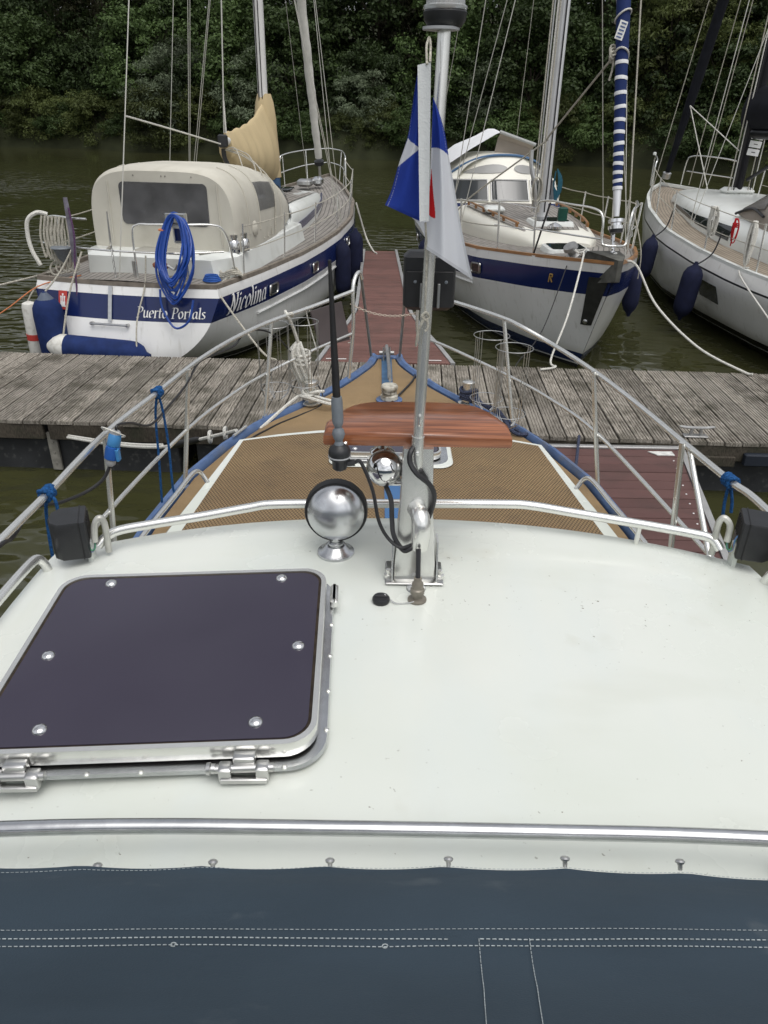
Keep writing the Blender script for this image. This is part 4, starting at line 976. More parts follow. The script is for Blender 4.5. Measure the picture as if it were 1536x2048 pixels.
# mooring line with rubber snubber from the gunwale to the jetty
sn = MB(); e0 = J(-2.75, -.02, .36); e1 = V(ax(3.9)-hw(3.9), 3.95, dz(3.9)+.03)
mid = e0.lerp(e1, .62) + V(0, 0, -.10)
path = spline([e0, e0.lerp(e1, .35)+V(0, 0, -.075), mid, e0.lerp(e1, .8)+V(0, 0, -.06), e1], 10)
sn.tube(path, .011, 7); sn.tube([p + V(.0, .028, .006) for p in path[:22]], .010, 7)
so_ = sn.thing('mooring_line', ROPEW, 'white doubled mooring line with black rubber snubber from the gunwale to the jetty', 'rope')
MB().tube(path[24:33], [.012, .02, .026, .026, .022, .020, .022, .022, .014], 10).part('snubber', RUBBER, so_)
for k in (34, 37): MB().tube([path[k] + V(.0, .03*math.cos(a), .035*math.sin(a)) for a in np.linspace(0, 6.28, 13)[:-1]], .010, 6, closed=True).part('loop', ROPEW, so_)
tube('fairlead', STEEL, my, [G(467, 872, 1.27), G(492, 853, 1.27)], .009, 8)
# white rope coil on the pulpit
wr = MB(); k0 = Yp(577, 632, 4.45)
wr.tube(spline([k0 + V(-.02, 0, .03), k0 + V(.0, -.02, .0), Yp(586, 655, 4.48), Yp(598, 690, 4.52)], 6), .010, 7)
wr.tube(spline([k0 + V(-.02, -.01, 0), k0 + V(.02, -.02, .02), k0 + V(.02, .02, .0), k0+V(-.01, .02, -.02)], 5, True), .010, 7, closed=True)
for i in range(6):
    dx = (i-2.5)*5.5; xb = 604 + dx*.9
    wr.tube(spline([Yp(597+dx*.2, 684, 4.52), Yp(593+dx, 705, 4.50-.012*(i % 2)), Yp(600+dx*1.1, 735, 4.50-.012*(i % 2)), Yp(xb+8, 764, 4.53), Yp(xb+3, 740, 4.53), Yp(605+dx*.6, 705, 4.53)], 5), .0105, 7)
for k in range(3):
    c = Yp(604, 706+k*9, 4.515); wr.tube([c + V(.05*math.cos(a), .03*math.sin(a), .012*math.sin(a)) for a in np.linspace(0, 6.28, 15)[:-1]], .0095, 6, closed=True)
wr.thing('rope_coil', ROPEW, 'bundle of white rope hanging from the top rail above the port bollard', 'rope')
# dark plate tied to the rail
q = [Yp(620, 622, 4.72), Yp(682, 603, 4.93), Yp(699, 679, 4.93), Yp(640, 694, 4.72)]
pl_ = MB(); nn = (q[1]-q[0]).cross(q[3]-q[0]).normalized()*.006
pl_.loft([[p - nn for p in q], [p + nn for p in q]])
plo = pl_.thing('square_plate', PLATE, 'dark brown square plate tied to the port pulpit rail', 'plate', smooth=False)
tube('tie', ROPEW, plo, spline([q[0] + V(0, -.01, 0), Yp(612, 614, 4.66), Yp(616, 640, 4.68), Yp(633, 698, 4.70), Yp(637, 700, 4.7)], 5), .004, 6)
tube('tie', ROPEW, plo, spline([q[2], Yp(702, 676, 4.93), Yp(701, 684, 4.93), q[2] + V(-.01, -.01, -.02)], 5), .003, 6)
# ------------------------------------------------------------------ sailing yachts
class Yacht:
    def __init__(s, name, loc, rz, label, L, halfs, sheers, keel, ov, rake, shape=(2.6, .75)):
        s.full = 1 if shape == (2.6, .75) else 0; s.o = root(name, (loc[0], loc[1], 0), label, 'sailing yacht', local=True, rz=R(rz))
        s.m = Matrix.Rotation(R(rz), 3, 'Z'); s.loc = V(loc[0], loc[1], 0)
        s.L, s.h, s.s, s.k, s.ov, s.rake, s.shape = L, halfs, sheers, keel, ov, rake, shape
    def W(s, *p): p = Vector(p[0]) if len(p) == 1 else Vector(p); return s.loc + s.m @ p        # local -> world
    def half(s, t): return float(np.interp(t, *s.h)) if t < .86 else max(0.0, float(np.interp(t, *s.h)))
    def sheer(s, t): return float(np.interp(t, *s.s))
    def keel(s, t): return float(np.interp(t, *s.k))
    def hp(s, t, d, sg=1, off=0):
        sh = s.sheer(t); D = sh - s.keel(t); u = min(max(d/D, 0), 1)
        a, b_ = s.shape; a += 1.6*min(t*6, 1)*s.full; b_ -= .14*min(t*6, 1)*s.full; w_ = s.half(t)*max(0, (1-u**a))**b_*(1+.03*math.sin(min(u*3, 1)*math.pi))
        y = s.L*t - s.ov*t**5*(d/1.4) - s.rake*d*(1-t)**9
        return V(sg*(w_+off), y, sh - d)
    def part(s, mb, name, mat, par=None, **k): return mb.part(name, mat, par or s.o, **k)
    def build_hull(s, bands, mats, n=44):
        ts = [i/n for i in range(n+1)]; ts = [1-(1-t)**1.25 for t in ts]
        mb = MB(); rows = [b_[0] for b_ in bands]
        def dd(t, j):
            if j < len(rows): return rows[j]
            D = s.sheer(t)-s.keel(t); f = (j-len(rows)+1)/10; return rows[-1] + (D-rows[-1])*f
        nr = len(rows)+10
        mfn = lambda i, j: bands[j][1] if j < len(bands) else 0
        for sg in (-1, 1): mb.grid(lambda u, v: s.hp(ts[int(round(u*n))], dd(ts[int(round(u*n))], int(round(v*(nr-1)))), sg), n, nr-1, mfn=mfn)
        # transom
        mb.grid(lambda u, v: (lambda p: V(p.x*(2*u-1), p.y - .10*(1-(2*u-1)**2), p.z))(s.hp(0, dd(0, int(round(v*(nr-1)))))), 12, nr-1, mfn=mfn)
        return mb.part('hull', mats, s.o, ang=34)
    def deck(s, mat, drop=.02, camber=.05, n=30):
        mb = MB(); vals = []
        def fn(u, v):
            t = u*.995; p = s.hp(t, 0); q = 2*v-1; vals.append(p.x*(1-abs(q))); 
            y = p.y - (.10*(1-q*q)*(1-t)**9)
            return V(p.x*.985*q, y, p.z - drop + camber*(1-q*q)*min(1, p.x))
        mb.grid(fn, n, 20)
        o = mb.part('deck', mat, s.o)
        a = o.data.attributes.new('plank', 'FLOAT', 'POINT'); a.data.foreach_set('value', np.array(vals, dtype=np.float32)); return o
    def toerail(s, mat, w_=.045, h_=.04, n=36, name='toe_rail'):
        for sg in (-1, 1):
            rg = []
            for i in range(n+1):
                p = s.hp(i/n, 0); x = p.x
                rg.append([V(sg*(x+.006), p.y, p.z-.012), V(sg*(x+.004), p.y, p.z+h_), V(sg*max(x-w_, 0), p.y, p.z+h_), V(sg*max(x-w_, 0), p.y, p.z-.03)])
            mb = MB().loft(rg); mb.part(name, mat, s.o)
        rg = []
        for i in range(13):
            q = -1+2*i/12; p = s.hp(0, 0); y = p.y - .10*(1-q*q)
            rg.append([V(q*p.x, y-.008, p.z-.012), V(q*p.x, y-.006, p.z+h_), V(q*p.x, y+w_, p.z+h_), V(q*p.x, y+w_, p.z-.03)])
        MB().loft(rg).part(name, mat, s.o)
    def stay(s, a, b_, r=.0065, mat=None, name='stay'): return tube(name, mat or WIRE, s.o, [Vector(a), Vector(b_)], r, 6)
    def lifelines(s, ts, h_=.6, tilt=.03, wires=(.57, .30), inset=.06, mat=None, r=.011, sides=(-1, 1), wr=.0045):
        for sg in sides:
            tops = []
            for t in ts:
                p = s.hp(t, 0, sg); base = p + V(-sg*inset, 0, 0); top = base + V(sg*tilt, 0, h_)
                tube('stanchion', mat or STEELB, s.o, [base, top], r, 8); tops.append((base, top))
            for f in wires:
                pts = [b_.lerp(c, f/h_) for b_, c in tops]
                mb = MB()
                for a, c in zip(pts[:-1], pts[1:]): mb.tube(sag(a, c, .012, 4), wr, 5)
                mb.part('lifeline', ROPED if wr > .005 else WIRE, s.o)
def shell(st, e=2.6, n=22, a0=0, a1=math.pi, off=0):
    """superelliptic vault; stations (y, half width, z base, z top[, x shift])"""
    rings = []
    for q in st:
        y, w_, zb, zt = q[:4]
        ring = []
        for i in range(n+1):
            a = a0 + (a1-a0)*i/n; c, s_ = math.cos(a), math.sin(a)
            ring.append(V((w_+off)*math.copysign(abs(c)**(2/e), c), y, zb + (zt-zb+off)*abs(s_)**(2/e)))
        rings.append(ring)
    return rings
def vault(st, e=2.6, n=22, ends=(True, True)):
    rings = shell(st, e, n); mb = MB().loft(rings, closed=False, caps=False)
    for on, r_ in ((ends[0], rings[0]), (ends[1], rings[-1])):
        if on: mb.add(r_, [list(range(len(r_)))])
    return mb

# ---- broad-nib italic letters
GL = {'P': (.60, [[(.16, 0), (.24, .70)], [(.10, .70), (.40, .71), (.55, .60), (.50, .42), (.36, .34), (.20, .36)], [(.06, 0), (.28, 0)]]),
      'N': (.70, [[(.14, 0), (.20, .70)], [(.10, .70), (.20, .70), (.52, 0)], [(.52, 0), (.60, .70)], [(.06, 0), (.22, 0)], [(.50, .70), (.70, .70)]]),
      'u': (.52, [[(.04, .46), (.12, .46), (.12, .12), (.20, 0), (.30, .03), (.40, .20)], [(.40, .47), (.40, .08), (.50, .02)]]),
      'e': (.44, [[(.08, .24), (.38, .28), (.36, .42), (.24, .48), (.10, .36), (.08, .16), (.18, .01), (.38, .08)]]),
      'r': (.38, [[(.04, .46), (.13, .46), (.13, 0)], [(.13, .30), (.22, .46), (.36, .45)], [(.04, 0), (.22, 0)]]),
      't': (.34, [[(.16, .64), (.14, .14), (.20, .01), (.32, .06)], [(.02, .46), (.32, .46)]]),
      'o': (.48, [[(.24, .48), (.10, .38), (.07, .18), (.20, 0), (.36, .08), (.41, .30), (.30, .46), (.22, .48)]]),
      'a': (.50, [[(.38, .44), (.24, .48), (.10, .36), (.07, .14), (.17, .01), (.30, .08), (.38, .26)], [(.39, .47), (.38, .08), (.49, .02)]]),
      'l': (.26, [[(.04, .72), (.14, .72), (.13, .08), (.24, .01)]]),
      's': (.38, [[(.32, .42), (.18, .48), (.09, .38), (.20, .26), (.31, .16), (.24, .02), (.06, .04)]]),
      'i': (.26, [[(.04, .46), (.13, .46), (.13, .06), (.24, .01)], [(.12, .62), (.155, .66), (.16, .60)]]),
      'c': (.42, [[(.36, .38), (.26, .48), (.12, .38), (.08, .16), (.18, .01), (.36, .07)]]),
      'n': (.52, [[(.04, .46), (.12, .46), (.12, 0)], [(.12, .28), (.24, .47), (.36, .42), (.37, .06), (.49, .01)]]),
      ' ': (.30, [])}
def lettering(text, fn, h_, nib=(.058, .022), slant=.12, squeeze=1.0):
    """fn(x, y, off) -> point; x,y in metres along the baseline"""
    mb = MB(); x0 = 0
    for ch in text:
        adv, strokes = GL[ch]
        for st in strokes:
            P = spline([V(a, c, 0) for a, c in st], 5) if len(st) > 2 else [V(st[0][0], st[0][1], 0).lerp(V(st[1][0], st[1][1], 0), i/5) for i in range(6)]
            q0, q1, nrm = [], [], None
            for p in P:
                X = (x0 + p.x + slant*p.y)
                q0.append(fn((X - nib[0])*h_*squeeze, (p.y - nib[1])*h_, .004)); q1.append(fn((X + nib[0])*h_*squeeze, (p.y + nib[1])*h_, .004))
            mb.grid(lambda u, v: (q0 if v < .5 else q1)[int(round(u*(len(P)-1)))], len(P)-1, 1)
        x0 += adv
    return mb

# ================================================================== yacht 1: the one with the cream canopy
Y1 = Yacht('sailing_yacht', (-3.0, 8.66), -9.6, 'white sailing yacht with navy stripe, cream canopy and tan sail cover, stern to jetty', 9.8,
           ([0, .1, .25, .45, .6, .75, .88, .95, 1], [1.10, 1.25, 1.40, 1.46, 1.38, 1.10, .62, .28, .015]),
           ([0, .15, .35, .55, .75, .9, 1], [1.10, 1.085, 1.08, 1.14, 1.27, 1.44, 1.56]),
           ([0, .12, .3, .7, .88, .96, 1], [.10, -.25, -.55, -.55, -.35, -.1, .15]), .9, .35)
Y1.build_hull([(0, 0), (.105, 1), (.365, 0), (.385, 0)], [HULL1, NAVY])
Y1.deck(TEAK, camber=.07); Y1.toerail(M('grey_teak_rail', (.20, .175, .145), .8, var=.3, vs=9), .05, .035)
for sg in (-1, 1):   # rubbing strake below the stripe
    MB().tube([Y1.hp(.10+.62*i/24, .47, sg, .012) for i in range(25)], .018, 8).part('rubbing_strake', HULLW, Y1.o)
# writing
trw = lambda x, y, off: (lambda p: V(x, p.y - .10*(1-(x/max(p.x, .1))**2) - off*1.5, p.z))(Y1.hp(0, .31 - y))
lettering('Puerto Portals', lambda x, y, off: trw(x+.18, y-.012, off), .155, squeeze=.86).part('lettering', WHITET, Y1.o, 'white italic lettering on the stern', smooth=False)
lettering('Nicolina', lambda x, y, off: Y1.hp((.22+x*1.02)/9.8, .325 - y, 1, off+.010), .30, squeeze=.84).part('lettering', WHITET, Y1.o, 'white italic boat name on the quarter', smooth=False)
# red emblem with a white three-towered castle
st_ = lambda x, y, off=.004: trw(x, y, off)
em = MB().grid(lambda u, v: trw(-.80+.115*u, .01+.20*v, .005), 2, 2).part('emblem', REDP, Y1.o, 'red sticker with white castle')
ce = MB()
for x0, x1, y0, y1 in ((.025, .09, .03, .085), (.028, .042, .085, .135), (.051, .065, .085, .16), (.074, .088, .085, .135), (.02, .096, .03, .045), (.024, .046, .13, .145), (.047, .069, .155, .17), (.07, .092, .13, .145)):
    ce.grid(lambda u, v: trw(-.80+x0+(x1-x0)*u, .01+y0+(y1-y0)*v, .007), 1, 1)
ce.part('castle', WHITET, em, smooth=False)
# transom strap, handle
MB().loft([[trw(-.13+dx, yy, .006), trw(-.085+dx, yy, .006), trw(-.085+dx, yy, .016), trw(-.13+dx, yy, .016)] for dx, yy in ((-.02, .30), (-.02, .1), (-.02, -.07))]).part('chainplate', STEELB, Y1.o)
MB().tube([trw(-.36, -.10, .03), trw(.10, -.10, .03)], .012, 8).part('grab_handle', STEELB, Y1.o)
for x in (-.35, .09): MB().tube([trw(x, -.10, -.01), trw(x, -.10, .035)], .018, 8).part('handle_foot', STEELB, Y1.o)
# cockpit coaming
cm = MB().loft([[V(x+.16-.05*(y > 2), y + .06*(z < 1.2), z) for x, y in pts] for z, pts in ((1.07, [(-.80, .30), (.78, .30), (1.0, .62), (1.0, 3.6), (-1.0, 3.6), (-1.0, .62)]), (1.33, [(-.77, .34), (.75, .34), (.96, .66), (.96, 3.6), (-.96, 3.6), (-.96, .66)]), (1.36, [(-.73, .38), (.71, .38), (.92, .69), (.92, 3.55), (-.92, 3.55), (-.92, .69)]))])
cmo = cm.part('cockpit_coaming', WHITEG, Y1.o)
MB().box((.20, .58, 1.375), (.60, .30, .03), bev=.012).part('locker_lid', M('grey_locker_lid', (.34, .33, .29), .7, var=.1, vs=8), cmo)
for x0, a in ((-.48, .35), (.78, -.45)): MB().box((x0, .60, 1.372), (.035, .26, .02), Matrix.Rotation(a, 3, 'Z'), bev=.004).part('vent_slot', STAIN, cmo)
# canopy
can = [(.80, .90, 1.34, 2.22), (.84, .925, 1.34, 2.25), (.92, .94, 1.34, 2.265), (1.25, .955, 1.34, 2.28), (1.8, .96, 1.34, 2.27), (2.3, .95, 1.34, 2.22), (2.75, .92, 1.36, 2.13), (3.15, .87, 1.40, 1.99), (3.55, .81, 1.45, 1.78)]
CX = .17
cv1 = vault(can, 4.2, 40, (True, False)); cv1.v = [p + V(CX-.02*p.y, 0, 0) for p in cv1.v]
cno = cv1.part('canopy', CANV, Y1.o, ang=42)
y_b = .80
def back(x, z, off): return V(x+CX-.016, y_b - off, z)
wpoly = [(x+.07, z+1.865) for x, z in rrect(1.10, .47, .06, 5)]
MB().prism(wpoly, lambda p: back(p[0]-.02, p[1], .003), lambda p: back(p[0]-.02, p[1], .009)).part('rear_window', PVC, cno)
for x0 in (-.66, .74): MB().tube([back(x0+.0, 1.40, .006), back(x0*.98, 1.8, .006), back(x0*.97, 2.10, .006)], .009, 6).part('zip_flap', CANV, cno)
for x0 in (-.3, .05, .10, .42): MB().lathe([(.009, 0), (.006, .004), (0, .005)], back(x0, 2.17, .004), (0, -1, 0), 8).part('stud', STAIN, cno)
for sg in (-1, 1):
    st = can[3:7]
    rr = [[r_[i] for i in range(len(r_))] for r_ in shell([(y, w_, zb, zt) for y, w_, zb, zt in ((1.62, .96, 1.34, 2.275), (2.0, .957, 1.34, 2.25), (2.4, .945, 1.35, 2.20))], 4.2, 8, .16 if sg > 0 else math.pi-.16, .62 if sg > 0 else math.pi-.62, .008)]
    rr = [[p + V(CX-.02*p.y, 0, 0) for p in r_] for r_ in rr]
    MB().loft(rr, closed=False, caps=False).part('side_window', PVC, cno)
    for y0 in (1.2, 1.62, 2.72):
        w0 = 1.0
        r_ = shell([(y0, float(np.interp(y0, [q[0] for q in can], [q[1] for q in can])), float(np.interp(y0, [q[0] for q in can], [q[2] for q in can])), float(np.interp(y0, [q[0] for q in can], [q[3] for q in can])))], 4.2, 16, .03 if sg > 0 else math.pi-.03, 1.2 if sg > 0 else math.pi-1.2, .004)[0]
        r_ = [p + V(CX-.02*p.y, 0, 0) for p in r_]
        MB().tube(r_, .008, 6).part('seam', CANV, cno)
    MB().lathe([(.10, 0), (.09, .012), (.05, .03), (0, .035)], (sg*.955+CX-.03, 1.40, 1.56), (sg, 0, .15), 14).part('vent_patch', CANV, cno)
MB().tube([V(.34+.22*math.cos(a), 1.75, 1.66+.22*math.sin(a)) for a in np.linspace(0, 6.28, 25)[:-1]], .018, 8, closed=True).part('steering_wheel', WHITEG, Y1.o)
MB().box((.34, 1.85, 1.45), (.26, .2, .5), bev=.04).part('wheel_pedestal', WHITEG, Y1.o)
MB().box((.10, 3.0, 1.72), (.62, .06, .34), bev=.02).part('companionway_board', STAIN, Y1.o)
MB().box((-.30, 2.2, 1.46), (.5, 1.2, .10), bev=.03).part('cockpit_seat', CREAM, Y1.o)
# windscreen and coachroof
ws = [(3.45, .86, 1.30, 1.98), (3.72, .80, 1.34, 1.74)]
MB().loft([[p + V(.10, 0, 0) for p in r_] for r_ in shell(ws, 3.4, 24, .06, math.pi-.06)], closed=False, caps=False).part('windscreen', GLASS, Y1.o)
coach = [(3.3, 1.02, 1.10, 1.46), (3.75, .95, 1.10, 1.60), (4.5, .90, 1.12, 1.60), (5.6, .80, 1.16, 1.57), (6.5, .66, 1.20, 1.53), (7.1, .50, 1.24, 1.47), (7.35, .34, 1.26, 1.36)]
cro = vault(coach, 4.5, 26).part('coachroof', WHITEG, Y1.o, ang=45)
cr = [(y, w_, zb, zt) for y, w_, zb, zt in coach[1:6]]
for sg in (-1, 1):
    MB().loft([[V(sg*(w_+.008), y, zb+.09), V(sg*(w_+.008), y, zb+.20), V(sg*(w_-.02), y, zb+.20), V(sg*(w_-.02), y, zb+.09)] for y, w_, zb, zt in coach[:6]]).part('navy_band', NAVY, cro)
rw_ = [(y, w_*.86, zb, zt) for y, w_, zb, zt in coach[2:6]]
dm = MB(); vals = []
def _f(u, v):
    y = 3.85+3.05*u; w_ = float(np.interp(y, [q[0] for q in coach], [q[1] for q in coach]))*.80; z = float(np.interp(y, [q[0] for q in coach], [q[3] for q in coach])); vals.append(w_*(1-abs(2*v-1)))
    return V(w_*(2*v-1), y, z + .010 - .035*(2*v-1)**2)
dm.grid(_f, 10, 12); do = dm.part('coachroof_deck', TEAK, cro); a = do.data.attributes.new('plank', 'FLOAT', 'POINT'); a.data.foreach_set('value', np.array(vals, dtype=np.float32))
MB().box((0, 5.9, 1.60), (.5, .5, .04), bev=.015).part('deck_hatch', GLASS, cro)
MB().tube(spline([V(.55, 4.0, 1.60), V(.58, 3.96, 1.72), V(.58, 3.9, 1.80)], 5), .02, 8).part('dorade_vent', WHITEG, cro)
MB().box((.45, 4.15, 1.66), (.3, .3, .14), bev=.04).part('vent_box', WHITEG, cro)
# rig
mx = V(.06, 5.15, 1.55); mh = V(.14, 5.0, 13.2)
def mast(yc, a, b_, rx, ry, mat, seg=16):
    return MB().loft([[p + V(rx*math.cos(q), ry*math.sin(q), 0) for q in np.linspace(0, 2*math.pi, seg+1)[:-1]] for p in (Vector(a), Vector(b_))]).part('mast', mat, yc.o)
m1 = mast(Y1, mx, mh, .075, .10, MASTW)
for sx in (-.03, .025): MB().tube([mx + V(sx, -.108, .7), mh + V(sx, -.108, -1)], .008, 6).part('halyard', CABLE, m1)
# boom and its cover: an inverted V draped along the boom, tall at the mast
bA, bB = V(.06, 5.05, 2.30), V(.10, 3.2, 2.46)
MB().tube([bA, bB + V(0, -.05, .005)], .06, 12).part('boom', MASTW, Y1.o)
MB().box(bB + V(0, -.07, .0), (.13, .10, .17), bev=.02).part('boom_end', BLACKP, Y1.o)
rgs = []
for i in range(29):
    f = i/28; y = lerp(3.28, 5.25, f); cz = lerp(bB.z, bA.z, f)
    top = cz + interp(f, [0, .15, .4, .62, .8, .92, 1], [.10, .15, .24, .36, .52, .68, .78]); bot = cz - interp(f, [0, .12, .25, .5, .8, 1], [.22, .36, .40, .44, .52, .56])
    wd_ = interp(f, [0, .3, .75, .9, 1], [.12, .21, .27, .26, .18]); ph = f*26
    ring = []
    for k in range(28):
        a = 2*math.pi*k/28; zz = math.sin(a); q = math.copysign(abs(math.cos(a))**.8, math.cos(a))
        vv = (zz+1)/2; wv_ = wd_*(1-.75*vv**1.6) + (.030*abs(math.sin(ph*.75)) + .014*math.sin(ph*1.9+1))*(1-vv*.7)
        ring.append(V(.08+q*wv_, y + .02*math.sin(k*1.3)*(1-vv), bot + (top-bot)*vv + .012*math.sin(ph*1.3)))
    rgs.append(ring)
MB().loft(rgs).part('sail_cover', TAN, Y1.o, ang=70)
rgs = []
for i in range(11):
    f = i/10; z = lerp(3.08, 1.85, f); w_ = interp(f, [0, .06, .3, 1], [.10, .13, .18, .21])
    rgs.append([V(.08 + w_*math.cos(q) + .008*math.sin(5*q+f*7), 5.16 + w_*1.1*math.sin(q), z) for q in np.linspace(0, 2*math.pi, 25)[:-1]])
MB().loft(rgs).part('mast_cover', TAN, Y1.o, ang=70)
MB().loft([[V(.08+.20*math.cos(q), 5.16+.2*math.sin(q), z) for q in np.linspace(0, 2*math.pi, 17)[:-1]] for z in (1.85, 1.62)]).part('cover_skirt', M('blue_canvas_skirt', (.05, .10, .19), .8, var=.3, vs=8), Y1.o)
# mainsheet tackle hanging off the boom end
MB().tube(spline([bB + V(-.02, -.02, -.1), bB + V(-.02, .0, -.22), bB + V(.03, .04, -.34), bB + V(.10, .08, -.36)], 5), .035, 8).part('mainsheet_block', BLACKP, Y1.o)
for k, (xa, ya, za) in enumerate(((.55, 2.5, 2.24), (.78, 2.4, 2.17), (.92, 2.3, 2.07), (1.0, 2.45, 1.95))):
    MB().tube(spline([bB + V(.01*k, -.02, -.12), bB.lerp(V(xa, ya, za), .5)+V(.03, 0, .04), V(xa+.02, ya, za+.02), V(1.10, 1.75+.16*k, 1.38)], 6), .008, 6).part('mainsheet_line', ROPED, Y1.o)
Y1.stay(bB + V(0, 0, .1), mh, .010, WIRE, 'topping_lift'); Y1.stay(bB + V(.03, 0, .10), bB + V(.03, 0, .5), .012, ROPEW, 'topping_lift')
Y1.stay(V(-.12, .10, 1.15), V(-.1, 4.8, 13), .007, name='backstay'); Y1.stay(V(-.95, 3.3, 1.3), V(0, 4.9, 12), .005)
for sg in (-1, 1):
    for yy, zz in ((4.75, 7.2), (5.1, 13), (5.45, 7.2)): Y1.stay(V(sg*1.36, yy*.15+4.3, 1.18), V(sg*(.0 if zz > 8 else .05), 5.05, zz), .0062, name='shroud')
    Y1.stay(V(sg*1.3, 4.9, 1.2), V(sg*.7, 5.05, 7.4), .006, name='shroud')
fs0, fs1 = V(0, 8.9, 1.87), V(-.1, 5.1, 13.0)
MB().tube([fs0 + V(0, .05, -.28), fs0], .03, 8).part('furler', STEELB, Y1.o); MB().lathe([(.05, -.05), (.10, -.045), (.105, .03), (.05, .035)], fs0, (fs1-fs0), 16).part('furler_drum', BLACKP, Y1.o)
mb = MB(); N_ = 90
mb.tube([fs0.lerp(fs1, .008+.99*i/N_) + V(.004*math.sin(i*.9), .004*math.cos(i*.9), 0) for i in range(N_+1)], [.072+.005*math.sin(i*2.1)+.012*min(1, i/12) for i in range(N_+1)], 10)
mb.part('furled_jib', SAILW, Y1.o, ang=80)
Y1.stay(V(.1, 7.6, 1.45), V(.05, 5.1, 9), .005)
# guard rails
Y1.lifelines([.075, .20, .335, .47, .61, .75, .86], .60, wr=.0075, mat=STEEL)
def prail(pts, r=.0125, name='pushpit_rail', mat=STEEL, n=6): return MB().tube(spline([Vector(p) for p in pts], n), r, 8).part(name, mat, Y1.o)
prail([(1.12, .55, 1.12), (1.10, .50, 1.45), (1.06, .42, 1.66), (.96, .34, 1.72), (.7, .2, 1.73), (.34, .11, 1.73), (.18, .10, 1.72), (.12, .09, 1.62), (.12, .08, 1.1)])
prail([(1.04, .44, 1.42), (.6, .14, 1.43), (0, .04, 1.44), (-.6, .10, 1.45), (-1.0, .2, 1.46), (-1.12, .25, 1.46)], .011)
prail([(-1.10, .5, 1.12), (-1.08, .42, 1.45), (-1.04, .3, 1.70), (-.9, .22, 1.76), (-.6, .12, 1.76), (-.42, .10, 1.76)])
for sg in (-1, 1):
    MB().tube(spline([V(sg*.72, 8.3, 1.42), V(sg*.70, 8.35, 1.9), V(sg*.66, 8.5, 2.02), V(sg*.4, 9.3, 2.08), V(0, 9.85, 2.10)], 6), .0125, 8).part('pulpit_rail', STEEL, Y1.o)
    MB().tube(spline([V(sg*.71, 8.32, 1.68), V(sg*.42, 9.2, 1.78), V(sg*.05, 9.75, 1.82)], 6), .011, 8).part('pulpit_rail', STEEL, Y1.o)
    MB().tube([V(sg*.36, 9.25, 1.50), V(sg*.40, 9.3, 2.08)], .0115, 8).part('pulpit_post', STEEL, Y1.o)
# bow gear
MB().box((-.1, 8.1, 1.53), (.30, .28, .14), bev=.04).part('windlass', STEELB, Y1.o); MB().box((.12, 8.3, 1.55), (.22, .2, .18), bev=.05).part('windlass', DULL, Y1.o)
# stern gear
MB().tube([V(.05, .16, 1.12), V(.05, .16, 1.32)], .022, 10).part('fuel_post', STEELB, Y1.o)
MB().tube([V(.68, .20, 1.1), V(.68, .16, 1.72)], .02, 8).part('holder_post', STEEL, Y1.o)
MB().box((.68, .07, 1.66), (.13, .05, .22), bev=.025).part('horseshoe_holder', WHITEG, Y1.o); MB().box((.68, .040, 1.645), (.07, .012, .13), bev=.006).part('holder_slot', NAVY, Y1.o)
MB().box((.68, .05, 1.82), (.22, .10, .10), bev=.008).part('stern_light_box', CHROME, Y1.o)
MB().tube(spline([V(.30, .16, 1.28), V(.36, .15, 1.30), V(.41, .15, 1.27), V(.46, .15, 1.29)], 4), .032, 8).part('copper_valve', COPPER, Y1.o)
MB().tube(spline([V(.46, .15, 1.29), V(.54, .15, 1.25), V(.58, .15, 1.30)], 4), .014, 8).part('valve_pipe', STEELB, Y1.o)
for yy, xx in ((.78, 1.06), (.95, 1.12)): MB().lathe([(.07, 0), (.07, .10), (.06, .13), (.045, .14), (.05, .20), (0, .21)], (xx-.02, yy, 1.36), (0, 0, 1), 14).part('winch', CHROME, Y1.o)
for t in (.138, .30, .52):
    for sg in (1, -1):
        c0_, u_, v_ = Y1.hp(t, .25, sg), .0, 0
        mb = MB()
        pts = rrect(.26, .145, .04, 4)
        mb.loft([[Y1.hp(t+p[0]*k/9.8, .25-p[1]*k, sg, o_) for p in pts] for k, o_ in ((1, .003), (.98, .018), (.78, .020), (.74, .006))], caps=False)
        po = mb.part('portlight', STEELB, Y1.o)
        MB().loft([[Y1.hp(t+p[0]*.76/9.8, .25-p[1]*.76, sg, o_) for p in pts] for o_ in (.004, .009)]).part('pane', GLASS, po)
# loose things on yacht 1
def wthing(y, mb, name, mat, label, cat, group=None, **k):
    mb.v = [y.W(p) for p in mb.v]; return mb.thing(name, mat, label, cat, group, **k)
hz = MB(); rh = random.Random(4)
for k in range(13):
    w_ = .105+.095*rh.random(); dep = rh.uniform(.55, .90); x0 = .68 + rh.uniform(-.03, .03)
    loop = [V(x0-w_*.35, .02-.012*(k % 4), 1.80+(.006*k) % .05), V(x0-w_*.9, -.06-.02*(k % 3), 1.80-dep*.3), V(x0-w_*1.0, -.15-.02*(k % 3), 1.80-dep*.65), V(x0-w_*.3, -.22-.015*(k % 4), 1.80-dep*.97), V(x0+w_*.35, -.23-.015*(k % 3), 1.80-dep*rh.uniform(.9, 1)), V(x0+w_*1.1, -.16-.02*(k % 4), 1.80-dep*.62), V(x0+w_*1.0, -.07-.02*(k % 3), 1.80-dep*.28), V(x0+w_*.4, .02-.012*(k % 4), 1.82)]
    hz.tube(spline(loop, 5, True), .0125, 7, closed=True)
hz.tube(spline([V(.51, -.2, 1.1), V(.53, -.24, .90), V(.67, -.28, .70), V(.84, -.27, .78), V(.89, -.2, 1.0)], 6), .0125, 7)
ho = wthing(Y1, hz, 'hose_coil', HOSE, 'coiled bright blue hose hanging from the stern rail of the yacht with cream canopy', 'hose')
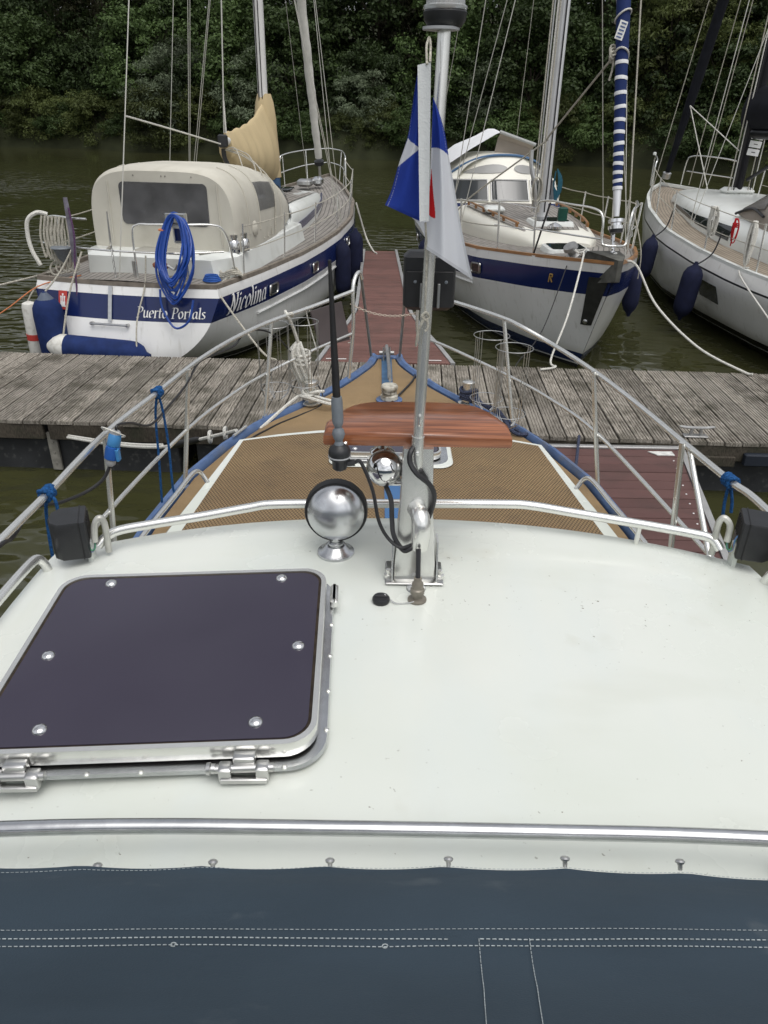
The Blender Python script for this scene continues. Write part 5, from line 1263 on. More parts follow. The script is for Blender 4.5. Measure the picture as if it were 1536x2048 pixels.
tl = MB(); tl.v = []; tl.tube([Y1.W(.54+.04*math.cos(a), -.01+.06*math.sin(a), 1.70) for a in np.linspace(0, 6.28, 13)[:-1]], .010, 6, closed=True); tl.part('tie', ROPEO, ho)
tr_ = MB()
for k in range(4): tr_.tube([Y1.W(.93+.10*math.cos(a)*(1-.1*k), .28+.08*math.sin(a)*(1-.1*k), 1.125+.018*k) for a in np.linspace(0, 6.28, 17)[:-1]], .011, 6, closed=True)
tr_.thing('rope_coil', M('blue_flat_line', (.03, .10, .36), .7), 'flat coil of blue line lying on the aft deck near the hose', 'rope')
def rope(name, pts, r, mat, label, n=6, closed=False, group=None): return MB().tube(spline(pts, n), r, 7).thing(name, mat, label, 'rope', group)
sr = MB(); c0_ = Y1.W(1.06, .50, 1.13)
for k in range(3): sr.tube([c0_ + V((.15-.02*k)*math.cos(a), .09*math.sin(a), .02*k+.05*abs(math.sin(a*1.5))) for a in np.linspace(0, 6.28, 21)[:-1]], .013, 6, closed=True)
sr.tube(spline([c0_, Y1.W(1.08, .1, 1.10), Y1.W(1.13, .02, 1.0), V(-1.35, 7.75, .62), J(-1.25, 1.85, .52)], 6), .012, 6)
sr.thing('mooring_rope', ROPED, 'weathered rope coiled on the starboard quarter and led down to the jetty', 'rope')
# port quarter clutter
pq = lambda x, y, z: Y1.W(x, y, z)
rope('hanging_rope', [pq(-.95, .2, 1.78), pq(-1.05, .15, 1.80), pq(-1.15, .1, 1.72), pq(-1.17, .08, 1.55), pq(-1.14, .06, 1.40), pq(-1.09, .05, 1.30), pq(-1.06, .05, 1.24)], .024, ROPEW, 'thick white rope end hooked over the port pushpit rail')
cb_ = MB()
for k in range(7):
    x = -1.0+.045*k; cb_.tube(spline([pq(x, .16, 1.77), pq(x-.03, .11, 1.55), pq(x+.02*math.sin(k), .10, 1.32-.02*k), pq(x+.04, .12, 1.5), pq(x+.015, .18, 1.76)], 5), .012, 6)
for k in range(4): cb_.tube([pq(-.92+.08*k+.07*math.cos(a), .12+.03*math.sin(a), 1.20+.02*k+.07*math.sin(a)) for a in np.linspace(0, 6.28, 13)[:-1]], .012, 6, closed=True)
cb_.thing('rope_bundle', ROPED, 'bundle of pale ropes hanging on the port pushpit rail', 'rope')
mp_ = MB().tube([pq(-.62, .08, 1.98), pq(-.60, .06, 1.60), pq(-.62, .05, 1.30)], [.025, .035, .03], 8)
mp_.thing('furled_ensign', M('grey_ensign', (.16, .15, .18), .8, var=.4, vs=14), 'small grey furled ensign on a staff at the port pushpit', 'flag')
rope('hanging_line', [pq(-.57, .03, 1.88), pq(-.54, .0, 1.6), pq(-.58, -.02, 1.3), pq(-.56, -.1, 1.05), pq(-.57, -.12, .9)], .010, ROPEP, 'thin purple line hanging down the port side of the stern')
MB().lathe([(.02, -.16), (.06, -.12), (.10, -.02), (.13, .0), (.12, .015), (0, .02)], pq(-.78, .10, 1.44), seg=16).thing('outboard_bracket', GREYP, 'small grey bowl shaped bracket on the port pushpit', 'bracket')
# fenders
def fender(c, axis, L, r, mat, name, label, cap=None, group=None, par_rope=None):
    a = Vector(axis).normalized(); prof = [(.02, -.05), (.028, -.03), (.04, 0), (r*.72, .05), (r*.95, .12), (r, .2), (r, L-.2), (r*.95, L-.12), (r*.72, L-.05), (.04, L), (.028, L+.03), (.02, L+.05)]
    o = MB().lathe(prof, c, a, 20).thing(name, mat, label, 'fender', group)
    if cap: MB().lathe([(r*.3, -.03), (r*.74, .045), (r*.97, .115), (r*1.01, .17), (r*1.01, .2)], c, a, 20).part('end_cap', cap, o)
    return o
e_ = pq(-.78, -.28, .84)
rg_ = MB(); rt0 = pq(-1.14, -.22, .46)
fo = MB().lathe([(.03, -.42), (.075, -.40), (.085, -.36), (.085, .36), (.075, .40), (.03, .42)], rt0, (.03, 0, 1), 18).thing('fender', FENDW, 'white cylindrical fender with a red band at the corner of the stern', 'fender')
MB().lathe([(.088, -.02), (.0885, .05)], rt0, (.03, 0, 1), 18).part('red_band', REDP, fo)
f2_ = fender(pq(-.84, -.32, .98), (0.02, 0, -1), .98, .165, FENDB, 'fender', 'large navy covered fender hanging vertically at the port side of the stern'); MB().lathe([(.03, -.02), (.09, .05), (.155, .15)], pq(-.84, -.32, 1.0), (.02, 0, -1), 18).part('grey_top', M('grey_fender_top', (.10, .12, .16), .6), f2_)
f3_ = fender(pq(-.76, -.50, .46), (1, -.10, -.05), 1.12, .150, FENDB, 'fender', 'navy covered fender with white end lying level across the stern', FENDW)
rope('fender_line', [pq(-.62, .05, 1.45), pq(-.74, -.1, 1.2), pq(-.84, -.3, 1.02)], .010, ROPED, 'pale line holding the large navy fender from the pushpit')
rope('fender_line', [pq(-.50, .03, 1.42), pq(-.60, -.2, 1.0), pq(-.66, -.42, .5), pq(-.68, -.46, .36)], .011, ROPED, 'pale line running down to the white end of the level fender')
rope('fender_line', [pq(.30, -.02, 1.42), pq(.28, -.1, 1.1), pq(.26, -.36, .75), pq(.30, -.55, .36)], .009, ROPED, 'pale line running down to the right end of the level fender')
rope('fender_line', [pq(-1.0, .1, 1.12), pq(-1.12, -.05, 1.0), pq(-1.19, -.18, .84)], .009, ROPED, 'pale line holding the white fender with red band')
rope('mooring_line', [pq(-1.0, .2, 1.15), pq(-1.6, .0, 1.0), pq(-3.4, -.9, .62), pq(-5, -1.0, .5)], .012, ROPED, 'weathered mooring line leading from the port quarter out along the jetty')
rope('mooring_line', [pq(-.6, .1, 1.14), pq(-1.05, -.1, 1.03), pq(-1.5, -.4, .72), pq(-2.2, -.9, .50)], .007, ROPEO, 'thin orange line from the port quarter down to the jetty')
rope('tied_line', [V(0, 0, 0) + Y1.W(-.12, .78, 2.78), Y1.W(-.02, 1.9, 2.61), Y1.W(.08, 3.1, 2.42)], .010, ROPEW, 'white line stretched from the backstay to the end of the boom', 3)
chn = MB()
for k in range(13):
    c = pq(-.12, .02, 1.56 - k*.034); chn.tube([c + V(.010*math.cos(a)*(1 if k % 2 else .3), .010*math.cos(a)*(.3 if k % 2 else 1), .020*math.sin(a)) for a in np.linspace(0, 6.28, 9)[:-1]], .004, 5, closed=True)
chn.tube([pq(-.11, .02, 1.86), pq(-.12, .02, 1.56)], [.006, .014], 6); chn.thing('backstay_chain', GOLDW, 'short steel chain below the backstay at the stern rail', 'chain')
fender(Y1.W(1.58, 4.2, 1.0), (0, .02, -1), .85, .13, FENDD, 'fender', 'dark navy fender between the cream canopy yacht and the red brown finger pontoon')
fender(Y1.W(1.56, 5.3, 1.02), (0, .02, -1), .85, .13, FENDD, 'fender', 'second dark navy fender further forward on the cream canopy yacht')
rope('bow_line', [Y1.W(1.25, 6.8, 1.32), V(-.45, 15.2, .72), V(-.30, 14.75, .53), V(-.22, 14.5, .51)], .016, ROPEW, 'white line from the cream canopy yacht to the end of the finger pontoon')
# ================================================================== yacht 2: bow towards us, striped furled jib
Y2 = Yacht('sailing_yacht', (1.72, 17.75), 185.0, 'white sailing yacht with navy stripe, bow to jetty, blue and white striped furled jib', 9.35,
           ([0, .1, .25, .45, .6, .75, .88, .95, 1], [1.05, 1.25, 1.40, 1.45, 1.38, 1.12, .66, .31, .004]),
           ([0, .15, .35, .55, .75, .9, 1], [1.05, 1.04, 1.06, 1.12, 1.24, 1.36, 1.44]),
           ([0, .12, .3, .7, .88, .96, 1], [.10, -.25, -.55, -.55, -.4, -.2, -.05]), .85, .3, (2.2, .62))
Y2.build_hull([(0, 0), (.12, 1), (.40, 0), (.42, 0)], [HULL2, NAVY])
Y2.deck(TEAK, camber=.06); Y2.toerail(TEAKRAIL, .04, .022)
for sg in (-1, 1):
    MB().tube([Y2.hp(.12+.62*i/24, .49, sg, .01) for i in range(25)], .018, 8).part('rubbing_strake', HULLW, Y2.o)
    for t in (.32, .54, .755):
        pts = rrect(.25, .15, .035, 4)
        po = MB().loft([[Y2.hp(t+p[0]*k/9.3, .265-p[1]*k, sg, o_) for p in pts] for k, o_ in ((1, .003), (.98, .018), (.78, .020), (.74, .006))], caps=False).part('portlight', STEELB, Y2.o)
        MB().loft([[Y2.hp(t+p[0]*.76/9.3, .265-p[1]*.76, sg, o_) for p in pts] for o_ in (.004, .009)]).part('pane', GLASS, po)
# small gold emblem near the bow
emb = MB()
for st in ([(0, 0), (.0, .1)], [(0, .1), (.035, .1), (.04, .07), (.0, .05)], [(.02, .05), (.05, 0)]):
    q = [V(a, c, 0) for a, c in st]
    for a, c in zip(q[:-1], q[1:]): emb.tube([Y2.hp(.915+a.x/9.3, .30-a.y, 1, .006), Y2.hp(.915+c.x/9.3, .30-c.y, 1, .006)], .008, 5)
emb.part('gold_emblem', GOLD, Y2.o)
# coachroof
c2 = [(3.2, .98, 1.08, 1.46), (4.2, .95, 1.10, 1.50), (5.3, .86, 1.14, 1.50), (6.3, .72, 1.18, 1.49), (7.0, .55, 1.24, 1.46), (7.35, .36, 1.27, 1.36)]
c2o = vault(c2, 4.2, 26).part('coachroof', CREAM, Y2.o, ang=45)
dm = MB(); vals = []
def _f2(u, v):
    y = 4.0+2.9*u; w_ = float(np.interp(y, [q[0] for q in c2], [q[1] for q in c2]))*.80; z = float(np.interp(y, [q[0] for q in c2], [q[3] for q in c2])); vals.append(w_*(1-abs(2*v-1)))
    return V(w_*(2*v-1), y, z + .012 - .035*(2*v-1)**2)
dm.grid(_f2, 10, 12); do = dm.part('coachroof_deck', TEAK, c2o); a = do.data.attributes.new('plank', 'FLOAT', 'POINT'); a.data.foreach_set('value', np.array(vals, dtype=np.float32))
for sg in (-1, 1):   # teak grab rails
    mb = MB().tube([V(sg*.80*interp(y, [q[0] for q in c2], [q[1] for q in c2]), y, interp(y, [q[0] for q in c2], [q[3] for q in c2])+.05) for y in np.linspace(4.2, 6.7, 12)], .016, 8)
    for y in np.linspace(4.25, 6.65, 6): mb.box((sg*.80*interp(y, [q[0] for q in c2], [q[1] for q in c2]), y, interp(y, [q[0] for q in c2], [q[3] for q in c2])+.02), (.03, .07, .05))
    mb.part('grab_rail', TEAKRAIL, c2o)
def hatch2(c, sx, sy, par, tilt=0):
    f = MB().loft([[Vector(c)+V(x*k, y*k, z+tilt*y) for x, y in rrect(sx, sy, .07, 5)] for k, z in ((1.08, 0), (1.06, .03), (1, .065), (.86, .072))]).part('deck_hatch', WHITEG, par)
    MB().prism(rrect(sx*.84, sy*.84, .05, 5), lambda p: Vector(c)+V(p[0], p[1], .06+tilt*p[1]), lambda p: Vector(c)+V(p[0], p[1], .079+tilt*p[1])).part('pane', GLASS, f); return f
hatch2((-.02, 6.45, 1.47), .56, .50, Y2.o); hatch2((.15, 7.85, 1.32), .52, .44, Y2.o, -.03)
MB().lathe([(.10, 0), (.10, .03), (.03, .07), (0, .075)], (.05, 6.95, 1.49), seg=16).part('mushroom_vent', CHROME, Y2.o)
MB().box((.55, 5.3, 1.55), (.30, .34, .09), bev=.035).part('vent_box', WHITEG, Y2.o)
# windscreen and hood: swept front
def wsf(x, v, off=0):
    z = interp(v, [0, .22, .62, 1], [1.42, 1.52, 1.86, 2.20]) - .30*max(0, v-.62)/.38*abs(x)**2.6 - .03*x*x
    y = interp(v, [0, .22, .62, 1], [4.02, 3.96, 3.70, 3.40]) - .42*abs(x)**2.4
    return V(x*interp(v, [0, .6, 1], [1.02, .97, .90]), y+off, z+off*.3)
wf = MB().grid(lambda u, v: wsf(2*u-1, v), 30, 16).part('windscreen_frame', CREAM, Y2.o)
MB().grid(lambda u, v: wsf(-1+2*u, .02+.13*v, .005), 30, 2).part('navy_band', NAVY, wf)
for x0, x1 in ((-.95, -.42), (-.36, .30), (.36, .95)):
    MB().grid(lambda u, v: wsf(x0+(x1-x0)*u, .245+.345*v, .008), 8, 6).part('window_pane', GLASS, wf)
    for pts in ([(x0, .235), (x0, .60)], [(x1, .235), (x1, .60)], [(x0, .237), (x1, .237)], [(x0, .597), (x1, .597)]):
        (xa, va), (xb, vb) = pts; MB().tube([wsf(lerp(xa, xb, i/8), lerp(va, vb, i/8), .010) for i in range(9)], .014, 6).part('window_frame', ALU, wf)
for xc, hw_ in ((.38, .40), (-.42, .28)):
    poly = [(xc+hw_*math.cos(a), .79+.075*math.sin(a)*(1+.25*math.cos(a)*(-1 if xc > 0 else 1))) for a in np.linspace(0, 2*math.pi, 21)[:-1]]
    MB().grid(lambda u, v: wsf(xc + (poly[int(round(u*20)) % 20][0]-xc)*v, .79 + (poly[int(round(u*20)) % 20][1]-.79)*v, .012), 20, 4).part('hood_window', M('milky_window', (.28, .28, .27), .25), wf)
hd = [(3.40, .90, 1.40, 2.20), (2.6, 1.0, 1.30, 2.24), (1.7, 1.02, 1.25, 2.2), (1.2, 1.0, 1.25, 2.1)]
MB().tube([wsf(-.97+1.94*i/24, 1.0, .01)+V(0, 0, .015) for i in range(25)], .022, 8).part('blue_trim', M('faded_blue_trim', (.09, .17, .30), .6), wf)
vault(hd, 2.7, 26, (False, True)).part('spray_hood', CREAM, Y2.o)
# slumped white cover and raised tent behind the hood
MB().loft([[V(1.0, 2.7, 1.96), V(.85, 2.9, 2.08), V(.55, 2.95, 2.28), V(.10, 2.95, 2.53), V(.0, 2.9, 2.56)], [V(1.02, 2.2, 1.94), V(.88, 2.2, 2.12), V(.6, 2.2, 2.34), V(.10, 2.2, 2.60), V(-.02, 2.2, 2.60)], [V(1.02, 1.6, 1.9), V(.88, 1.5, 2.1), V(.6, 1.5, 2.3), V(.10, 1.5, 2.5), V(-.02, 1.5, 2.5)]], closed=False, caps=False).part('boom_tent', WCLOTH, Y2.o)
MB().loft([[V(.0, 2.9, 2.56), V(-.3, 2.95, 2.46), V(-.6, 3.0, 2.36)], [V(.02, 2.75, 2.46), V(-.3, 2.8, 2.38), V(-.6, 2.9, 2.29)], [V(.08, 2.8, 2.2), V(-.3, 2.8, 2.2), V(-.6, 2.85, 2.16)]], closed=False, caps=False).part('tent_panel', CANVG, Y2.o)
MB().tube([V(.03, 2.92, 2.57), V(-.62, 3.02, 2.37)], .028, 8).part('tent_edge', M('grey_tube', (.35, .36, .35), .5), Y2.o)
# rig
m2 = mast(Y2, V(-.02, 6.0, 1.52), V(-.05, 5.8, 13.2), .078, .10, MASTS)
MB().lathe([(.13, 0), (.12, .05), (.09, .06)], (-.02, 6.0, 1.48), seg=18).part('mast_collar', STEELB, m2)
for k, (dx, rr) in enumerate(((.07, .012), (.10, .010), (.14, .012), (.17, .009), (-.02, .010))):
    MB().tube([V(dx, 6.12, 1.6), V(dx-.04, 5.95, 13)], rr, 6).part('halyard', (ROPED, ROPEW, STEELB, ROPED, CABLE)[k], m2)
for k in range(6): MB().tube([V(.14, 6.14, 2.05+.9*0) + V(.06*math.cos(a)*(1+.05*k), .02*math.sin(a)+.01*k, .16*math.sin(a)-.14) for a in np.linspace(0, 6.28, 17)[:-1]], .009, 6, closed=True).part('coiled_halyard', ROPED, m2)
MB().tube(spline([V(.25, 6.1, 2.42), V(.24, 6.12, 2.2), V(.17, 6.15, 1.95), V(.14, 6.15, 1.7)], 5), .03, 8).part('spinnaker_pole_end', STEELB, m2)
for k in range(5): MB().tube(spline([V(-.15-.015*k, 6.1, 2.18-.02*k), V(-.18-.012*k, 6.13, 2.0), V(-.16-.012*k, 6.14, 1.74+.03*k), V(-.12, 6.12, 1.95), V(-.13, 6.1, 2.15)], 5), .010, 6).part('coiled_halyard', M('teal_rope', (.02, .09, .13), .8, var=.4, vs=60), m2)
MB().box((-.10, 5.98, 1.95), (.04, .06, .28), bev=.01).part('mast_winch_pad', BLACKP, m2)
f20, f21 = V(-.02, 9.0, 1.84), V(.35, 5.95, 13)
MB().tube([V(-.02, 9.05, 1.42), V(-.02, 8.95, 1.75)], .022, 8).part('forestay_fitting', CHROME, Y2.o); MB().box((-.02, 9.06, 1.46), (.06, .12, .14), bev=.01).part('forestay_tang', CHROME, Y2.o)
MB().lathe([(.04, -.09), (.085, -.085), (.088, -.05), (.06, -.045), (.06, -.02), (.088, -.015), (.088, .02), (.04, .03)], f20, f21-f20, 20).part('furler_drum', CHROME, Y2.o); MB().lathe([(.07, -.12), (.075, -.085)], f20, f21-f20, 16).part('furler_base', BLACKP, Y2.o)
fd = (f21-f20).normalized(); jib = M('blue_furled_jib', (.010, .024, .10), .7, var=.15, vs=8, bump=.2, bs=14)
rad = lambda d: interp(d, [.05, .3, .6, 1.2, 2.2, 4, 11], [.030, .048, .052, .060, .074, .088, .06])
MB().tube([f20 + fd*(.05+.28*i/4) for i in range(5)], [.03, .034, .04, .042, .045], 10).part('jib_foot', MASTS, Y2.o)
MB().tube([f20 + fd*(.32+10.4*i/60) for i in range(61)], [rad(.32+10.4*i/60) for i in range(61)], 16).part('furled_jib', jib, Y2.o)
d = .34; k = 0
while d < 1.58:
    sl_t = V(0, 0, .012); c = f20 + fd*d; rr = rad(d)+.003
    MB().lathe([(rr, -.018), (rr+.002, 0), (rr+.0005, .018)], c, (fd + V(.12*math.sin(k*1.7), 0, .06)).normalized(), 20).part('white_band', WCLOTH, Y2.o)
    d += .075 + .0075*k; k += 1
for dd_, rz_t in ((1.66, .5), (2.02, -.5)): MB().tube([f20 + fd*dd_ + V((rad(dd_)+.004)*math.cos(a), (rad(dd_)+.004)*math.sin(a), .06*math.sin(a+rz_t)) for a in np.linspace(0, 6.28, 19)[:-1]], .010, 6, closed=True).part('lashing', ROPEW, Y2.o)
lb = f20 + fd*1.88 + V(.05, .075, 0)
lab = MB().box(lb + V(0, .02, 0), (.085, .006, .17), Matrix.Rotation(-.25, 3, 'Y')).part('sail_label', WHITET, Y2.o)
for k in range(5): MB().box(lb + V(.006*(k-2)*-1.6, .026, -.06+.03*k), (.055, .003, .012), Matrix.Rotation(-.25, 3, 'Y')).part('print_line', M('label_ink', (.10, .14, .28), .6) if k == 0 else bpy.data.materials['label_ink'], lab, smooth=False)
for sg in (-1, 1):
    for yb, zt in ((5.2, 7.2), (5.6, 13), (6.3, 7.2)): Y2.stay(V(sg*1.30, yb, 1.15), V(sg*.04, 5.95, zt), .006, name='shroud')
    Y2.stay(V(sg*.9, .2, 1.1), V(0, 5.7, 13), .006, name='backstay')
Y2.stay(V(-.35, 8.6, 1.4), V(-.06, 6.0, 9), .005); Y2.stay(V(-.3, 8.75, 1.5), V(-.06, 6.0, 12.5), .009, ROPED, 'jib_halyard'); Y2.stay(V(-.16, 8.6, 1.45), V(-.05, 6.0, 11.5), .006)
Y2.lifelines([.10, .25, .40, .53, .665, .79], .60, wires=(.58, .30), r=.014, mat=STEEL, wr=.008)
def p2(pts, r=.0125, name='pulpit_rail'): return MB().tube(spline([Vector(p) for p in pts], 6), r, 8).part(name, STEEL, Y2.o)
for sg in (-1, 1):
    p2([(sg*.60, 8.0, 1.32), (sg*.62, 8.02, 1.85), (sg*.56, 8.15, 1.96), (sg*.40, 8.6, 1.97), (sg*.22, 8.95, 1.96), (sg*.16, 9.06, 1.88), (sg*.14, 9.08, 1.64), (sg*.10, 9.12, 1.60), (0, 9.16, 1.60)])
    p2([(sg*.61, 8.0, 1.62), (sg*.35, 8.7, 1.65), (sg*.15, 9.06, 1.66)], .010)
    p2([(sg*.97, 7.3, 1.86), (sg*.62, 8.02, 1.86)], .006); p2([(sg*.97, 7.3, 1.58), (sg*.61, 8.0, 1.6)], .006)
MB().tube([V(.62, 8.05, 1.30), V(.50, 8.15, 1.94)], .012, 8).part('boathook', CABLE, Y2.o)
MB().box((.42, 8.42, 1.84), (.11, .07, .16), bev=.015).part('bow_light', GREEND, Y2.o)
# bow anchor gear, dark stem guard and cover
aw_ = MB().lathe([(.09, 0), (.09, .04), (.05, .06), (.06, .12), (.09, .13), (.08, .17), (0, .18)], (.22, 8.45, 1.36), (.6, .3, 1), 16); aw_.box((.05, 8.6, 1.40), (.12, .35, .06), Matrix.Rotation(.3, 3, 'Z'), bev=.015); aw_.tube([V(.15, 8.5, 1.42), V(0, 9.0, 1.46), V(0, 9.25, 1.42)], .022, 8)
aw_.part('anchor_windlass', GOLDW, Y2.o)
MB().loft([[V(s_*.15, 8.78, 1.49), V(s_*.10, 9.15, 1.50), V(s_*.02, 9.36, 1.48), V(s_*.02, 9.36, 1.25), V(s_*.10, 9.05, 1.18), V(s_*.21, 8.72, 1.22)] for s_ in (1.25, -1.25)]).part('bow_cover', M('dark_weathered_cover', (.085, .085, .075), .7, var=.5, vs=9, bump=.4, bs=14), Y2.o)
for sg in (1,):
    mb = MB(); rg_ = []
    for i in range(9):
        d = .18+.62*i/8; rg_.append([Y2.hp(.996, d, sg, .006), Y2.hp(.972+.008*i/8, d, sg, .006), Y2.hp(.972+.008*i/8, d, sg, .020), Y2.hp(.996, d, sg, .020)])
    MB().loft(rg_).part('stem_guard', M('dark_rubber_guard', (.03, .031, .028), .6, var=.3, vs=12), Y2.o)
MB().lathe([(.03, 0), (.034, .02), (.02, .03)], Y2.hp(.985, .75, 1), (1, .6, 0), 10).part('stem_eye', STEELB, Y2.o)
# loose items of yacht 2
lk_ = MB(); b0_ = Y2.W(.28, 8.85, 1.45)
lk_.tube(spline([b0_, Y2.W(.30, 9.0, 1.46), V(1.95, 8.05, .98), V(1.75, 7.72, .58), J(1.72, 1.86, .53), J(1.55, 1.78, .52)], 8), .011, 7); lk_.tube(spline([b0_ + V(0, .05, .02), b0_ + V(.08, .1, .05), b0_ + V(.02, .16, .03), b0_ + V(-.05, .08, .04)], 5, True), .012, 7, closed=True)
lk_.thing('bow_line', ROPEW, 'white bow line of striped jib yacht led past the fender basket to jetty', 'rope')
rope('bow_line', [Y2.W(-.18, 9.05, 1.43), Y2.W(-.33, 9.05, 1.36), V(3.05, 8.5, .98), V(3.40, 8.0, .66), J(3.68, 1.88, .53), J(3.75, 1.8, .53)], .013, ROPEW, 'thick white bow line of striped jib yacht sagging over open water to jetty', 8)
rope('spring_line', [Y2.W(.32, 8.6, 1.40), V(1.75, 8.3, .75), V(1.45, 8.0, .45), J(1.3, 1.95, .40)], .006, CABLE, 'thin dark line hanging from the bow of the striped jib yacht')
rope('tied_line', [Y2.W(f20 + fd*1.74), Y2.W(.10, 6.4, 2.62), Y2.W(.14, 6.2, 2.50), Y2.W(.9, 5.2, 1.72), Y2.W(1.15, 4.9, 1.35)], .012, ROPED, 'weathered line stretched from the striped jib down past the mast to the side deck', 4)
kk = MB(); c0_ = Y2.W(f20 + fd*1.72) + V(-.09, 0, -.02)
for k in range(3): kk.tube([c0_ + V(.035*math.cos(a), .03*math.sin(a+k), .05*math.sin(a)-.03*k) for a in np.linspace(0, 6.28, 13)[:-1]], .011, 6, closed=True)
kk.tube(spline([c0_, c0_ + V(.02, 0, -.15), c0_ + V(.0, 0, -.28)], 4), .011, 6); kk.thing('rope_knot', ROPED, 'bulky rope knot tied beside the striped furled jib', 'rope')
fender(Y2.W(1.50, 4.6, 1.0), (0, .02, -1), .9, .13, FENDD, 'fender', 'dark navy fender between the striped jib yacht and the red brown finger pontoon')
fender(Y2.W(-.75, 8.0, 1.14), (.02, 0, -1), .55, .11, FENDD, 'fender', 'navy fender hanging behind the bow of the striped jib yacht')
rope('fender_line', [Y2.W(-.60, 8.0, 1.85), Y2.W(-.70, 8.2, 1.4), Y2.W(-.72, 8.2, 1.06)], .007, ROPED, 'thin line holding the navy fender behind the striped jib bow')

# ================================================================== yacht 3: modern, dark mast
Y3 = Yacht('sailing_yacht', (7.35, 6.3), 7.8, 'modern white sailing yacht with black mast, brown teak deck and long dark cabin window', 11.2,
           ([0, .15, .35, .5, .65, .78, .88, .95, 1], [1.80, 1.98, 2.08, 2.02, 1.80, 1.38, .92, .48, .01]),
           ([0, .2, .4, .6, .8, 1], [1.05, 1.05, 1.08, 1.18, 1.36, 1.58]),
           ([0, .1, .3, .7, .9, 1], [-.02, -.2, -.4, -.4, -.3, -.2]), .12, .1, (3.2, .52))
Y3.build_hull([(0, 0), (.17, 1), (.195, 0), (.2, 0)], [HULL3, MASTB])
Y3.deck(TEAKB, camber=.05, drop=.05); Y3.toerail(WHITEG, .06, .025, name='bulwark')
hwin = MB().loft([[Y3.hp(t, d, -1, o_) for t, d in ((.425, .33), (.475, .33), (.475, .58), (.425, .58))] for o_ in (.002, .010)]).part('hull_window', GLASS, Y3.o)
c3 = [(2.6, 1.42, .98, 1.58), (4.5, 1.42, 1.0, 1.62), (6.0, 1.38, 1.05, 1.64), (7.4, 1.18, 1.12, 1.66), (8.6, .86, 1.2, 1.66), (9.5, .58, 1.28, 1.62), (9.9, .30, 1.32, 1.5)]
c3o = vault(c3, 3.4, 26).part('coachroof', WHITEG, Y3.o, ang=45)
for sg in (-1, 1):
    a_lo, a_hi = .10, .34
    ys_ = np.linspace(5.9, 9.6, 12); st = []
    rr = []
    for i, y in enumerate(ys_):
        f = i/11; w_, zb, zt = (interp(y, [q[0] for q in c3], [q[j] for q in c3]) for j in (1, 2, 3))
        hi = lerp(.42, .20, f); lo_a = lerp(.10, .16, f)
        rr.append(shell([(y, w_, zb, zt)], 3.4, 6, lo_a if sg > 0 else math.pi-lo_a, hi if sg > 0 else math.pi-hi, .008)[0])
    MB().loft(rr, closed=False, caps=False).part('cabin_window', GLASS, c3o)
m3 = mast(Y3, V(-.02, 8.25, 1.66), V(-.02, 7.9, 15), .085, .13, MASTB)
for k, dx in enumerate((-.14, -.11, .10, .13, .17, -.19)): MB().tube([V(dx*1.3, 8.12, 1.68), V(dx, 7.95, 14)], .010, 6).part('halyard', (ROPEW, CABLE, ROPED, CABLE, ROPEW, ROPED)[k], m3)
MB().box((0, 8.25, 1.70), (.55, .30, .12), bev=.05).part('mast_base', WHITEG, m3)
for k in range(3): MB().box((.05-.012*k, 8.06, 2.58-.125*k), (.22, .012, .105), Matrix.Rotation(.12, 3, 'Y'), bev=.004).part('white_tag', WHITET, m3)
for k in range(3): MB().box((.05-.012*k, 8.052, 2.58-.125*k), (.07, .004, .012), Matrix.Rotation(.12, 3, 'Y')).part('tag_print', BLACKP, m3, smooth=False)
rgs = []
for i in range(15):
    f = i/14; y = lerp(8.45, 4.2, f); w_ = interp(f, [0, .08, .3, 1], [.12, .24, .26, .20]); top = interp(f, [0, .06, .4, 1], [3.25, 3.34, 3.3, 3.1]); bot = 2.68
    rgs.append([V(w_*math.cos(a)*(1-.3*max(0, math.sin(a))), y, (top+bot)/2 + (top-bot)/2*math.sin(a)) for a in np.linspace(0, 2*math.pi, 21)[:-1]])
MB().loft(rgs).part('sail_bag', BLKCLOTH, Y3.o, ang=60); MB().tube([V(0, 8.1, 2.62), V(0, 3.9, 2.68)], .09, 12).part('boom', MASTB, Y3.o)
MB().tube([V(0, 8.0, 1.9), V(0, 6.5, 2.6)], .03, 8).part('boom_vang', MASTB, Y3.o)
fs0, fs1 = V(0, 11.0, 1.80), V(.6, 8.0, 14.6)
MB().tube([fs0.lerp(fs1, i/40) for i in range(41)], [.05+.05*min(1, i/5) for i in range(41)], 12).part('furled_jib', BLKCLOTH, Y3.o)
MB().lathe([(.06, -.12), (.09, -.10), (.09, .0), (.05, .02)], fs0, fs1-fs0, 14).part('furler_drum', STEELB, Y3.o)
for xx, yy in ((-.5, 10.5), (.32, 10.6), (.46, 10.3)): Y3.stay(V(xx, yy, 1.6), V(xx*.1, 7.8, 14), .008, ROPED, 'halyard')
for sg in (-1, 1):
    Y3.stay(V(sg*1.45, 7.0, 1.3), V(sg*.9, 7.3, 6.5), .007, name='shroud'); Y3.stay(V(sg*1.35, 7.1, 1.3), V(0, 7.6, 6.3), .006, name='shroud')
Y3.lifelines([.08, .22, .36, .49, .62, .73, .83], .62, wires=(.60, .32), r=.013, mat=STEEL, wr=.006)
def p3(pts, r=.014, name='pulpit_rail'): return MB().tube(spline([Vector(p) for p in pts], 6), r, 8).part(name, STEEL, Y3.o)
for sg in (-1, 1):
    p3([(sg*.90, 9.75, 1.46), (sg*.88, 9.78, 2.0), (sg*.80, 9.9, 2.1), (sg*.55, 10.5, 2.14), (sg*.40, 10.85, 2.12), (sg*.36, 10.95, 2.0), (sg*.34, 10.98, 1.55)])
    p3([(sg*.89, 9.77, 1.78), (sg*.38, 10.9, 1.84)], .011)
